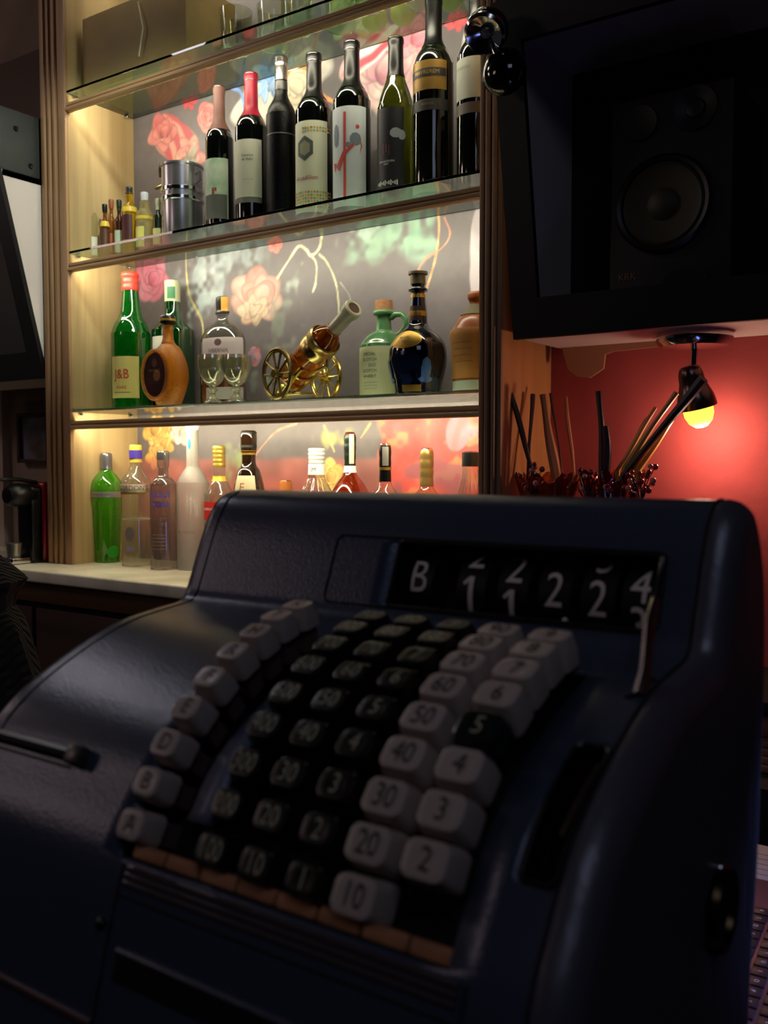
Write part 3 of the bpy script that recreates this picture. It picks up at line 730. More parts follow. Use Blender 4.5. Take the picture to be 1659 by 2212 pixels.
# clear decanter bottle
b = Bottle('whisky_bottle', 'clear round-shouldered bottle with black and orange cap behind the goblets', 'bottle', 480, 1.635, ZL, 643, [(0, 0), (.92, 0), (1, .015), (1, .015), (1, .52), (.96, .62), (.72, .72), (.40, .765), (.25, .80), (.25, .84), (.30, .845), (.30, .87), (.26, .875), (.26, 1), (0, 1)], thin_mat('smoky clear glass', 'dcdad4', .4, .02, 'a8a8a4', .10, '8c8c8c'), wpx=118, flat=.6)
b.cap('cap', .86, 1.0, BLACK, .001); b.band('cap_seal', .87, 1.0, mat('orange seal', 'd89038', .5), 20, 95, .0026)
lb = b.band('front_label', .36, .62, mat('lilac grey label', 'b4a8a8', .6), -75, 48); b.text('HIBERNIA', .013, -18, .50, mat('plum ink', '5a4048', .6), parent=lb); b.text('No.1', .010, -18, .44, mat('plum ink', '5a4048', .6), parent=lb)
b.deco('label_emblem', poly_bm([ell(0, 0, .01, .008)]), -18, .575, mat('plum ink', '5a4048', .6), parent=lb)
b.band('whisky_fill', .03, .26, mat('amber fill', '8c4a18', .2, trans=.4), -180, 180, -.002); b.band('base_label', .06, .17, mat('grey label', 'a8a49c', .5), -60, 45)
# goblets
CRY = thin_mat('cut crystal', 'f4f4e4', .9, .12, 'e0e0c0', .16, 'c8c8ac')
for (gx, Yg, lab) in ((459, 1.545, 'etched crystal goblet on the left, beside the amber decanter'), (510, 1.545, 'etched crystal goblet on the right, nearer the brass cannon')):
    p = px(gx, 768, Yg); g = empty('crystal_goblet', (p.x, Yg, ZL), lab, 'goblet', 'two cut crystal goblets'); H = p.z - ZL
    mb = MB(); mb.lathe(smooth_prof([(0.010, H * .38), (.022, H * .48), (.032, H * .68), (.0345, H * .86), (.0335, H), (.0335, H), (.0318, H), (.0318, H), (.0325, H * .86), (.030, H * .68), (.020, H * .50), (0, H * .44)], 5), seg=32, cap=False); obj('bowl', mb, CRY, g)
    mb = MB(); mb.lathe(smooth_prof([(.010, H * .40), (.007, H * .34), (.012, H * .29), (.007, H * .24), (.009, H * .14), (.020, H * .05), (.021, 0)], 5), seg=24); obj('stem', mb, CRY, g)
# ---------------- brass cannon with its bottle
cx = px(652, 800, 1.59).x
can = empty('brass_cannon', (cx, 1.59, ZL), 'brass model gun carriage with two spoked wheels holding an amber bottle', 'ornament', rz=math.radians(-15))
RW = .056
def wheel(y, m, nm='wheel'):
    mb = MB()
    mb.tube([(RW * .93 * math.cos(2 * PI * k / 40), y, RW + .0005 + RW * .93 * math.sin(2 * PI * k / 40)) for k in range(40)], .0042, 8, closed=True)
    mb.tube([(RW * .83 * math.cos(2 * PI * k / 40), y, RW + .0005 + RW * .83 * math.sin(2 * PI * k / 40)) for k in range(40)], .0025, 6, closed=True)
    wo = obj(nm, mb, m, can)
    mb = MB()
    for k in range(10):
        a = 2 * PI * k / 10
        mb.tube([(.008 * math.cos(a), y, RW + .008 * math.sin(a)), (RW * .5 * math.cos(a), y, RW + RW * .5 * math.sin(a)), (RW * .85 * math.cos(a), y, RW + RW * .85 * math.sin(a))], [.003, .0022, .0034], 8)
    obj('spoke_ring', mb, m, wo)
    mb = MB(); mb.lathe([(0, -.010), (.009, -.010), (.011, 0), (.009, .010), (0, .010)], Matrix.Translation((0, y, RW)) @ Matrix.Rotation(PI / 2, 4, 'X'), seg=20); obj('hub', mb, m, wo)
SX = -.035
BR2 = mat('bright brass', 'cdb868', .25, 1)
wheel(-.064, BRASSD); wheel(.064, BR2)
mb = MB(); mb.tube([(0, -.067, RW), (0, .067, RW)], .005, 10); obj('axle', mb, BR2, can)
mb = MB()
for y in (-.022, .022):
    mb.tube([(.030, y, RW + .012), (0, y, RW - .006), (-.035, y * .8, .030), (-.075, y * .5, .012)], [.005, .007, .006, .005], 8)
mb.tube([(-.072 + .020 * math.cos(a * PI / 8), 0, .022 + .016 * math.sin(a * PI / 8)) for a in range(16)], .0055, 8, closed=True)
mb.box(-.07, .02, -.018, .018, .014, .020, bev=.002)
obj('trail', mb, BR2, can)
TILT = math.radians(29)
Mb = Matrix.Translation((-.02, 0, RW + .012)) @ Matrix.Rotation(PI / 2 - TILT, 4, 'Y') @ Matrix.Diagonal((1, 1, 1.22, 1))
mb = MB(); mb.lathe([(.0335, .062), (.0365, .064), (.0365, .078), (.0345, .080), (.0345, .086), (.0365, .088), (.0365, .098), (.0335, .100)], Mb, seg=36, cap=False)
mb.tube([Mb @ Vector((.040, 0, .085)), Mb @ Vector((.052, 0, .08)), (.020, 0, RW)], .004, 8); obj('barrel_band', mb, BRASS, can)
mb = MB(); mb.tube([Mb @ Vector((.0345 * math.cos(a * PI / 14), .0345 * math.sin(a * PI / 14), .012)) for a in range(28)], .003, 8, closed=True); obj('barrel_band', mb, BRASS, can)
bb = empty('brandy_bottle', tuple(can.location), 'amber bottle lying tilted in the brass cannon, its clear neck pointing up right', 'bottle', rz=math.radians(-15))
mb = MB(); mb.lathe(smooth_prof([(0, -.028), (.024, -.026), (.031, -.016), (.0325, .02), (.0325, .085), (.029, .104), (.017, .120), (.0155, .126), (.0155, .128), (0, .128)], 6), Mb, seg=36); obj('glass_body', mb, mat('cognac glass', 'c06a18', .03, trans=.85), bb)
mb = MB(); mb.lathe([(.0152, .128), (.0158, .170), (.019, .172), (.0205, .178), (.0205, .186), (.018, .188), (.013, .188), (.012, .150), (.012, .129)], Mb, seg=28, cap=False); obj('neck', mb, mat('pale etched glass', 'e4e2c8', .2, trans=.5), bb)
mb = MB(); mb.lathe([(0, .180), (.0125, .180), (.0125, .1865), (0, .1865)], Mb, seg=24); obj('stopper', mb, mat('brown stopper', '4a3020', .5), bb)
# ---------------- green jug
jg = Bottle('whisky_jug', 'green glazed ceramic jug with cork, handle and cream label', 'jug', 829, 1.635, ZL, 650, [(0, 0), (.92, 0), (1, .015), (1, .015), (1, .48), (.93, .57), (.66, .65), (.38, .69), (.33, .72), (.31, .84), (.42, .855), (.45, .88), (.40, .90), (.30, .91), (0, .91)], mat('green glaze', '4a7a4c', .18, coat=.5), wpx=104, part_name='jug_body')
jg.body.name = 'jug_body'
mb = MB(); mb.lathe([(0, .90 * jg.H), (.38 * jg.R, .90 * jg.H), (.36 * jg.R, 1.0 * jg.H), (0, 1.0 * jg.H)], seg=24); obj('cork', mb, mat('cork', 'a8764e', .8, var=.3, vscale=200), jg.root)
mb = MB(); HH, RR = jg.H, jg.R
mb.tube([Vector((math.cos(.1), math.sin(.1), 0)) * a * RR + Vector((0, 0, b_ * HH)) for a, b_ in ((.33, .82), (.55, .855), (.85, .85), (1.02, .80), (1.0, .72), (.80, .66), (.66, .645))], [.006, .0065, .006, .006, .006, .0065, .007], 10); obj('handle', mb, mat('green glaze', '4a7a4c', .18), jg.root)
lb = jg.band('front_label', .03, .52, mat('cream green label', 'd0d6a8', .5), -88, 30)
for k, t in enumerate(('SPECIAL', 'SCOTCH', 'OLD', 'SCOTCH', 'WHISKY')): jg.text(t, .0085, -28 + (8 if k == 2 else 0), .44 - .055 * k, mat('moss ink', '3a4030', .6), parent=lb)
for k in range(3): jg.text('blended and bottled', .004, -26, .16 - .03 * k, mat('grey ink', '8a8a80', .6), parent=lb)
# ---------------- dark blue flagon
BLUE = mat('cobalt porcelain', '060a1c', .08, coat=.6)
b = Bottle('whisky_flagon', 'dark blue porcelain flagon with gold oval seal and tall neck', 'bottle', 903, 1.572, ZL, 588, [(0, 0), (.72, 0), (.80, .01), (.84, .08), (1, .24), (1.02, .34), (.94, .42), (.70, .50), (.40, .56), (.33, .60), (.30, .70), (.255, .80), (.25, .84), (.33, .845), (.33, .865), (.25, .87), (.25, .90), (.25, .90), (0, .90)], BLUE, wpx=124, part_name='flagon_body')
for z0, z1 in ((.79, .82), (.64, .68)): b.band('neck_band', z0, z1, GOLD)
b.cap('stopper', .90, 1.0, mat('bronze stopper', '5c5640', .35, .6), r=.27)
mb = MB(); mb.lathe([(.30 * b.R, .975 * b.H), (.34 * b.R, .98 * b.H), (.34 * b.R, b.H), (0, b.H + .001)], seg=24); obj('stopper_top', mb, mat('bronze stopper', '5c5640', .35, .6), b.root)
b.band('neck_label', .60, .72, mat('walnut label', '3a2218', .4), -60, 20)
o = b.deco('seal', poly_bm([ell(0, 0, .034, .0175, 28)]), -22, .435, GOLD, .0012); sl = o
b.text('ROYAL\nCREST', .008, -22, .435, mat('walnut ink', '5a3a18', .6), parent=sl, off=.002)
b.deco('relief', poly_bm([ell(0, 0, .034, .022, 7, .3), ell(0, -.034, .018, .012, 6)]), -20, .26, mat('navy relief', '0c1430', .15), .002)
for a in (-70, 25): b.deco('relief', poly_bm([ell(0, 0, .010, .022, 8), ell(0, -.02, .016, .006, 8)]), a, .20, mat('steel blue relief', '3a5a8c', .2), .002)
b.band('base_label', .02, .075, GOLD, -40, 8)
# ---------------- clay bottle in brown sack at right
b = Bottle('clay_bottle', 'brown pottery bottle wrapped in tan paper, half hidden by the right post', 'bottle', 1030, 1.60, ZL, 628, [(0, 0), (.80, 0), (.86, .02), (.86, .02), (.86, .30), (.96, .58), (.96, .58), (.90, .62), (.70, .72), (.40, .80), (.30, .84), (.26, .88), (.34, .93), (.30, .98), (0, 1)], mat('glazed brown clay', '9a5a34', .25), wpx=118, part_name='clay_body', seg=36)
b.band('wrapper', .14, .62, mat('tan wrapper', 'b8803c', .7, bump=.4, bscale=60, var=.2), -170, 170, .002); b.band('base_band', .0, .12, mat('pale base', 'b8c4b4', .4), -170, 170, .001)
b.band('neck_wrap', .76, .86, mat('olive cord', '6c6850', .8), -180, 180, .002)
for k in range(4): b.deco('wrapper_line', poly_bm([rect(0, 0, .045, .0015)]), -30, .48 - k * .06, mat('line brown', '8a5a28', .7), .0026)

# ---------------- bottles on the marble
LQ = thin_mat('gin glass', 'f0f2ea', .3, .02, 'd8dcc8', .10, 'b8b8a8')
SMK = thin_mat('vodka glass', 'd4d0cc', .3, .02, 'a8a4a4', .15, '8c8c88')
CLEAR = thin_mat('clear bottle glass', 'f2efe8', .3, .02, 'd8d4c8', .06, 'c0b8b0')
b = Bottle('gin_bottle', 'green ribbed gin bottle at the left end of the marble worktop', 'bottle', 229, 1.59, ZC, 980, [(0, 0), (.72, 0), (.78, .012), (.80, .05), (.96, .55), (.96, .60), (1.0, .62), (1.02, .68), (.95, .74), (.66, .80), (.40, .84), (.36, .87), (.34, .90), (.34, 1), (0, 1)], thin_mat('lime green glass', 'a6e878', .3, .03, '5cc82c', .35, '3c9c20'), wpx=66, flutes=(12, .58), fdepth=.07, seg=72)
b.cap('cap', .86, 1.0, mat('grey foil cap', '84868e', .3, .8), .001); b.band('front_label', .60, .655, mat('silver grey band', '9c9c98', .3, .4), -180, 180, .0012)
b.text('DISTILLED GIN', .007, -15, .628, mat('dark grey ink', '3a3a40', .6), off=.0022)
b.deco('seal', poly_bm([ell(0, 0, .016, .016, 14)]), 35, .10, mat('green wax', '30b030', .3, trans=.3), .001)
b = Bottle('gin_bottle', 'clear gin bottle with violet and yellow cap and a white shoulder band', 'bottle', 293, 1.575, ZC, 962, [(0, 0), (.92, 0), (1, .015), (1, .015), (1, .60), (1.03, .61), (1.03, .68), (.93, .72), (.62, .77), (.42, .82), (.38, .86), (.36, .90), (.36, 1), (0, 1)], LQ, wpx=64)
b.cap('cap', .86, 1.0, mat('mustard cap', 'c8a030', .4), .001); b.band('cap_band', .89, .96, mat('violet band', '3c2c88', .4), -180, 180, .0025)
lb = b.band('shoulder_label', .615, .68, mat('off white label', 'd0c8b8', .5), -100, 85, .001); b.text("GORDON'S", .0165, -10, .648, mat('brown red ink', '7a4a40', .6), parent=lb); b.band('label_strip', .597, .614, GOLD, -100, 85, .001)
b.band('gin_surface', .385, .392, mat('pale rim', 'e0e4c8', .3), -180, 180, -.001); b.deco('label_emblem', poly_bm([ell(0, 0, .012, .018, 12)]), -20, .27, mat('grey plum', '6c6468', .6)); b.deco('label_emblem', poly_bm([rect(0, 0, .018, .012)]), -20, .15, mat('violet grey', '8078a8', .6))
b = Bottle('vodka_bottle', 'clear vodka bottle with blue lettering and short silver cap', 'bottle', 352, 1.56, ZC, 976, [(0, 0), (.92, 0), (1, .015), (1, .015), (1, .66), (.95, .72), (.70, .77), (.44, .79), (.38, .81), (.37, .87), (.44, .875), (.44, 1), (0, 1)], SMK, wpx=58)
b.cap('cap', .93, 1.0, mat('silver cap', 'a8acb0', .25, .9), r=.46)
BI = mat('cobalt ink', '1c44d8', .6); b.text('ABSOLUT', .0200, -12, .635, BI, xs=.62); b.text('VODKA', .0210, -14, .555, BI, xs=.72)
for k in range(3): b.text('Country of Sweden'[k:], .007, -18, .46 - k * .045, mat('script grey', '4a4a48', .6), xs=.8)
for k in range(5): b.deco('label_line', poly_bm([rect(0, 0, .034, .0012)]), -15, .30 - k * .03, mat('fine grey', '8a8c84', .6))
b = Bottle('vodka_bottle', 'tall frosted white vodka bottle with long neck and pale cap', 'bottle', 415, 1.60, ZC, 915, [(0, 0), (.92, 0), (1, .012), (1, .012), (1, .54), (.94, .60), (.66, .66), (.42, .70), (.38, .74), (.36, .96), (.36, .96), (.40, 1), (0, 1)], FROST, wpx=70)
b.cap('cap', .955, 1.0, mat('milk white cap', 'eceee6', .4), .0012); b.deco('neck_print', poly_bm([ell(0, 0, .0035, .013, 10)]), -20, .86, mat('teal print', '2c78a0', .4))
for a, h, l in ((0, .45, .05), (14, .43, .04), (-12, .47, .04), (22, .40, .03)):
    b.deco('tree_print', poly_bm([[(-.0008, -l / 2), (.0008, -l / 2), (.0004, l / 2), (-.0004, l / 2)]] + [[(0, y), (.001, y), (sx * .012, y + .012), (sx * .0115, y + .0125)] for y in (-.012, 0, .010) for sx in (-1, 1)]), a, h, mat('milk print', 'fafaf4', .5))
b.text('BELVEDERE', .009, -20, .26, mat('pale grey print', '9a9c90', .5))
b = Bottle('spirit_bottle', 'clear bottle with brass cap and red label just left of the register top', 'bottle', 473, 1.60, ZC, 963, [(0, 0), (.92, 0), (1, .015), (1, .015), (1, .56), (.9, .62), (.60, .70), (.42, .74), (.40, .80), (.38, .90), (.38, 1), (0, 1)], LQ, wpx=66)
b.cap('cap', .83, 1.0, mat('brass cap', 'a88c3c', .4, .5), .001, ridge=5); b.band('neck_label', .72, .76, mat('yellow foil', 'd8b83c', .4)); lb = b.band('front_label', .42, .56, mat('signal red label', 'c82c24', .5), -85, 60); b.text('SMIRNOFF', .009, -30, .5, PWHITE, parent=lb)
b = Bottle('liqueur_bottle', 'dark brown liqueur bottle with cream label bearing a red letter', 'bottle', 537, 1.60, ZC, 933, [(0, 0), (.92, 0), (1, .015), (1, .015), (.96, .45), (.84, .60), (.62, .72), (.44, .76), (.38, .79), (.38, .86), (.42, .865), (.42, 1), (0, 1)], mat('brown black glass', '1c1008', .05, coat=.6), wpx=80)
b.cap('cap', .89, 1.0, MATTE, r=.44); b.band('neck_band', .84, .87, GOLD); lb = b.band('front_label', .52, .695, mat('straw label', 'c8bc98', .5), -60, 25, .001); b.text('F', .028, -20, .61, mat('brick print', '8a4a3a', .6), parent=lb)
b = Bottle('liqueur_bottle', 'short bottle with orange-brown wooden cap barely showing above the register', 'bottle', 617, 1.62, ZC, 1040, [(0, 0), (.92, 0), (1, .015), (1, .015), (1, .6), (.5, .75), (.42, .8), (.42, 1), (0, 1)], AMB, wpx=60)
b.cap('cap', .84, 1.0, mat('orange wood cap', 'b06830', .5), r=.46)
b = Bottle('tequila_bottle', 'bottle with white cap and finely ribbed clear neck', 'bottle', 684, 1.60, ZC, 968, [(0, 0), (.92, 0), (1, .015), (1, .015), (1, .60), (.8, .68), (.50, .76), (.44, .80), (.42, .90), (.42, 1), (0, 1)], CLEAR, wpx=80, flutes=(20, .84), fdepth=.08, seg=80)
b.cap('cap', .88, 1.0, mat('ivory cap', 'c8ccc8', .3), .001, ridge=4); b.band('neck_label', .80, .88, PWHITE, -180, 180, .0012); b.text('JM', .010, -15, .84, INK, off=.002)
b = Bottle('cognac_bottle', 'wide-shouldered cognac bottle with green-black neck rings and white seal', 'bottle', 756, 1.635, ZC, 938, [(0, 0), (.92, 0), (1, .015), (1, .015), (1, .50), (.97, .56), (.66, .655), (.34, .72), (.255, .76), (.24, .80), (.24, 1), (0, 1)], thin_mat('red amber glass', 'd07040', .3, .03, 'a83c14', .35, '802808'), wpx=96)
b.cap('cap', .755, 1.0, mat('bottle green foil', '18241c', .3, .4), .0012, ridge=4); b.band('neck_label', .74, .785, PWHITE, -180, 180, .0014); b.band('cap_seal', .80, 1.0, mat('paper seal', 'c8c4a8', .5), 30, 75, .0022)
b = Bottle('cognac_bottle', 'clear sloping bottle with black neck foil and silver seal', 'bottle', 832, 1.555, ZC, 962, [(0, 0), (.92, 0), (1, .015), (1, .015), (1, .50), (.97, .56), (.66, .655), (.34, .72), (.27, .76), (.25, .80), (.25, 1), (0, 1)], CLEAR, wpx=94)
b.cap('cap', .75, 1.0, mat('jet foil', '141414', .3, .4), .0012, ridge=3); b.band('neck_label', .86, .99, mat('silver seal', 'a0a098', .3, .5), -25, 30, .0022); b.band('neck_band', .83, .85, GOLD, -180, 180, .002)
b = Bottle('cognac_bottle', 'sloping clear bottle with ridged bronze foil neck', 'bottle', 922, 1.61, ZC, 972, [(0, 0), (.92, 0), (1, .015), (1, .015), (1, .50), (.97, .56), (.66, .655), (.34, .72), (.27, .76), (.26, .80), (.26, 1), (0, 1)], thin_mat('rose clear glass', 'f0dcd0', .3, .02, 'd8b8a8', .08, 'c8a898'), wpx=100)
b.cap('cap', .74, 1.0, mat('bronze foil', '8c7440', .3, .6), .0014, ridge=4)
b = Bottle('tequila_bottle', 'clear fluted bottle with short black cap next to the right oak post', 'bottle', 1016, 1.60, ZC, 977, [(0, 0), (.92, 0), (1, .015), (1, .015), (1, .5), (.75, .68), (.52, .80), (.46, .84), (.42, .88), (.42, 1), (0, 1)], CLEAR, wpx=80, flutes=(14, .86), fdepth=.1, seg=84)
b.cap('cap', .90, 1.0, BLACK, r=.46)

# ---------------- top shelf: carton, tumblers and upturned glasses
CARD = mat('brown carton', '8a7448', .7, var=.15)
bx = px(178, 75, 1.53); bx2 = px(402, 75, 1.53)
tag(obj('cardboard_carton', MB().box(bx.x, bx2.x, 1.53, 1.69, ZT + .0005, ZT + .175, bev=.002), CARD), 'plain brown cardboard carton at the left of the top shelf', 'carton')
mb = MB(); c0, c1, c2 = px(298, 5, 1.524), px(309, 60, 1.522), px(300, 122, 1.5235)
mb.tube([c0 + Vector((0, .03, .012)), c0, c1, c2], .0016, 8)
tag(obj('white_cord', mb, mat('white cord', 'c8c4a8', .5)), 'thin white cord hanging in front of the cardboard carton', 'cord')
CITR = mat('lime peel', 'c0c81c', .35, bump=.3, bscale=200)
gt = 'glass tumblers on the top shelf'
tl = ['nearest the brown carton', 'second from the carton', 'third from the carton', 'fourth from the carton', 'fifth from the carton', 'rightmost of its row']
for i, (xx, yy, h) in enumerate(((-1.475, 1.57, .085), (-1.39, 1.60, .085), (-1.30, 1.57, .085), (-1.215, 1.61, .085), (-1.12, 1.57, .085), (-1.02, 1.62, .085))):
    g = empty('tumbler', (xx, yy, ZT), 'clear glass tumbler standing on the top shelf, ' + tl[i], 'glass', gt)
    mb = MB(); mb.lathe([(0, 0), (.030, 0), (.032, .004), (.037, h), (.0355, h), (.030, .012), (0, .011)], seg=32, cap=False); obj('glass_wall', mb, THIN, g)
    mb = MB(); mb.lathe([(0, .001), (.0305, .001), (.0305, .009), (0, .010)], seg=32); obj('glass_base', mb, mat('green tinted glass', 'dcecc8', .03, trans=.9), g)
for i, (xx, yy) in enumerate(((-1.06, 1.53), (-0.965, 1.57), (-0.885, 1.66))):
    g = empty('wine_glass', (xx, yy, ZT), 'upturned stemmed wine glass on the top shelf, ' + ['left of three', 'middle of three', 'right of three'][i], 'glass', 'upturned wine glasses')
    mb = MB(); mb.lathe(smooth_prof([(.030, 0), (.038, .03), (.034, .06), (.015, .082), (.004, .090), (.0035, .15), (.03, .158), (.03, .160), (0, .160)], 5), seg=32, cap=False); obj('glass_body', mb, THIN, g)
for i, (xx, yy) in enumerate(((-1.165, 1.66), (-1.10, 1.67), (-0.93, 1.63), (-0.985, 1.67))):
    mb = MB(); mb.lathe(smooth_prof([(0, 0), (.012, .002), (.024, .014), (.027, .028), (.022, .044), (.009, .054), (.005, .058), (0, .058)], 5), Matrix.Translation((xx, yy, ZT + .0005)), seg=28)
    tag(obj('lime', mb, CITR), 'yellow-green lime on the top shelf, ' + ['leftmost of the four', 'second from the left', 'rightmost, beside an upturned glass', 'third from the left'][i], 'lime', 'limes on the top shelf')

# ------------------------------------------------------------------ speaker boxes
PALE = mat('pale painted board', 'cfc3bd', .6)
def speaker_box(x0, x1, zb, zt, label, yt=1.40):
    r = empty('speaker_box', ((x0 + x1) / 2, 1.6, zb), label, 'cabinet')
    yb = 1.49
    th = .014
    def side(xa, xb):
        mb = MB(); bm = mb.bm
        pts = [(yb + .012, zb), (YW - .001, zb), (YW - .001, zt), (yt + .012, zt)]
        mb.prism([(p[0], p[1]) for p in pts], xb - xa, Matrix(((0, 0, 1, xa), (1, 0, 0, 0), (0, 1, 0, 0), (0, 0, 0, 1)))); return mb
    part('side_panel', side(x0 + .0005, x0 + th), PALE, r); part('side_panel', side(x1 - th, x1 - .0005), PALE, r)
    part('bottom_panel', MB().box(x0 + .0005, x1 - .0005, yb + .012, YW - .001, zb - .0005, zb + th), PALE, r)
    part('top_panel', MB().box(x0 + .0005, x1 - .0005, yt + .014, YW - .001, zt - th, zt), PALE, r)
    part('back_panel', MB().box(x0 + th, x1 - th, YW - .008, YW - .002, zb + th, zt - th), MATTE, r)  # back of the pale box coloured black to stand in for niche shade
    # tilted black front frame with an opening
    bl, br, bb_, bt = .050, .050, .062, .062
    def P(x, z, d): 
        k = (z - zb) / (zt - zb); return Vector((x, yb + (yt - yb) * k + d, z))
    mb = MB(); bm = mb.bm
    outer = [(x0, zb - .004), (x1, zb - .004), (x1, zt + .003), (x0, zt + .003)]; inner = [(x0 + bl, zb + bb_), (x1 - br, zb + bb_), (x1 - br, zt - bt), (x0 + bl, zt - bt)]
    V = {}
    for nm, L in (('o', outer), ('i', inner)):
        for d in (0, .012): V[nm, d] = [bm.verts.new(P(x, z, d)) for x, z in L]
    for i in range(4):
        j = (i + 1) % 4
        bm.faces.new((V['o', 0][i], V['o', 0][j], V['i', 0][j], V['i', 0][i])); bm.faces.new((V['o', .012][i], V['i', .012][i], V['i', .012][j], V['o', .012][j]))
        bm.faces.new((V['o', 0][i], V['o', .012][i], V['o', .012][j], V['o', 0][j])); bm.faces.new((V['i', 0][i], V['i', 0][j], V['i', .012][j], V['i', .012][i]))
    part('front_frame', mb, mat('black frame lacquer', '060608', .5), r)
    return r, inner
sb, inn = speaker_box(-.752, -.05, 1.4175, 1.943, 'pale speaker cabinet with a black tilted front, hung on the red wall')
lb_, _ = speaker_box(-2.75, -2.065, 1.4175, 1.905, 'pale cabinet with a black tilted front at the left edge of the photo', 1.370)
# back board inside so the left cabinet is closed
part('grille', MB().box(-2.73, -2.08, 1.505, 1.511, 1.44, 1.88), MATTE, lb_)
# the studio speaker inside the right cabinet
ks = empty('loudspeaker', (-.49, 1.60, 1.432), 'dark studio loudspeaker standing inside the right-hand speaker cabinet', 'loudspeaker')
ks.location = (-.49, 1.60, 1.432)
YS = 1.515
KX0, KX1, KZ0, KZ1 = -.590, -.392, 1.432, 1.790
part('cabinet_body', MB().box(KX0, KX1, YS, 1.695, KZ0, KZ1, bev=.006, seg=3), mat('charcoal vinyl', '040404', .6), ks)
def ring(name, x, z, pr, m, parent=ks):
    mb = MB(); mb.lathe(pr, Matrix.Translation((x, YS, z)) @ Matrix.Rotation(PI / 2, 4, 'X'), seg=44, cap=False); return part(name, mb, m, parent)
ring('woofer_surround', -.500, 1.612, [(.078, .0), (.078, .006), (.074, .009), (.068, .007), (.066, .003)], BLACK)
ring('woofer_cone', -.500, 1.612, [(.066, .003), (.062, .006), (.056, .003), (.026, .0015), (.024, .004), (0, .010)], mat('yellow woven cone', '30290e', .6))
ring('tweeter', -.4515, 1.752, [(.034, .0), (.034, .005), (.028, .004), (.016, .001), (.014, .005), (0, .008)], mat('tweeter black', '0a0909', .45))
ring('control_ring', -.5395, 1.745, [(.028, .0), (.028, .004), (.022, .003), (0, .002)], mat('tweeter black', '0a0909', .45))
part('bass_port', MB().prism(ell(0, 0, .036, .017, 24), .003, Matrix.Translation((-.462, YS + .001, 1.490)) @ Matrix.Rotation(PI / 2, 4, 'X')), mat('deep black', '020202', .8), ks)
bm = text_bm('KRK', .016); bend(bm, lambda x, y: Vector((x - .558, YS - .001, y + 1.503))); part('lettering', W(bm), mat('bronze print', '7a4a34', .5), ks, recalc=False)
# grey metal case on the left cabinet
mc = empty('metal_case', (-2.35, 1.5, 1.9085), 'grey metal case with two screws resting on the left cabinet', 'case')
part('case_body', MB().box(-2.72, -2.075, 1.385, 1.53, 1.9085, 2.06, bev=.004), mat('grey steel sheet', '3a3c3a', .6, .2), mc)
part('case_back', MB().box(-2.70, -2.085, 1.5305, 1.64, 1.9085, 2.05), MATTE, mc)
for (yy, zz) in ((1.43, 2.015), (1.47, 1.935)):
    mb = MB(); mb.lathe([(0, 0), (.007, 0), (.006, .003), (.002, .003), (0, .0015)], Matrix.Translation((-2.075, yy, zz)) @ Matrix.Rotation(PI / 2, 4, 'Y'), seg=16); part('screw', mb, mat('dark screw', '303432', .3, .8), mc)

# ---------------- clip lamp on the corner of the cabinet
LYc = 1.36
cl = empty('clip_spotlight', tuple(px(1085, 150, LYc)), 'black ball spotlight with mirrored face clipped to the cabinet corner', 'lamp')
c0 = px(1052, 66, LYc); c1 = px(1086, 152, LYc + .01); sc_ = (c0 - CAM).dot(FW) / CAM_F
mb = MB(); Rb = 47 * sc_
aim = (FW * -.6 + RT * -.35 - UP * .75).normalized()
Mq = Matrix.Translation(c0) @ aim.to_track_quat('Z', 'Y').to_matrix().to_4x4()
mb.lathe([(0, -Rb)] + [(Rb * math.cos(a), Rb * math.sin(a)) for a in [(-75 + 15 * k) * PI / 180 for k in range(7)]] + [(Rb * .94, Rb * .32)], Mq, seg=36, cap=False); part('lamp_head', mb, mat('gloss black', '070708', .12, coat=.8), cl)
mb = MB(); mb.lathe([(Rb * .98, Rb * .22), (Rb * .97, Rb * .40), (Rb * .84, Rb * .52), (Rb * .60, Rb * .40), (Rb * .3, Rb * .2), (0, Rb * .12)], Mq, seg=36, cap=False); part('reflector', mb, CHROME, cl)
mb = MB(); mb.lathe([(0, Rb * .12), (.006, Rb * .16), (.008, Rb * .3), (.005, Rb * .42), (0, Rb * .44)], Mq, seg=20); part('bulb', mb, mat('unlit bulb', '8a8a88', .1, trans=.5), cl)
mb = MB(); mb.tube([c0 - UP * Rb * .6 + RT * .008, px(1074, 125, LYc), c1], .0042, 10); part('neck', mb, CHROME, cl)
mb = MB(); Rk = 50 * sc_; bd = Matrix.Translation(c1) @ Vector((0, -1, .1)).to_track_quat('Z', 'Y').to_matrix().to_4x4()
mb.lathe([(0, -.018), (Rk * .9, -.018), (Rk, -.010), (Rk, .0), (Rk * .8, .012), (Rk * .4, .020), (0, .022)], bd, seg=40); part('mount_disc', mb, mat('gloss black', '070708', .12), cl)
mb = MB(); mb.tube([c1 + Vector((0, .016, 0)), c1 + Vector((.006, .05, 0))], .008, 12); part('clamp', mb, BLACK, cl)

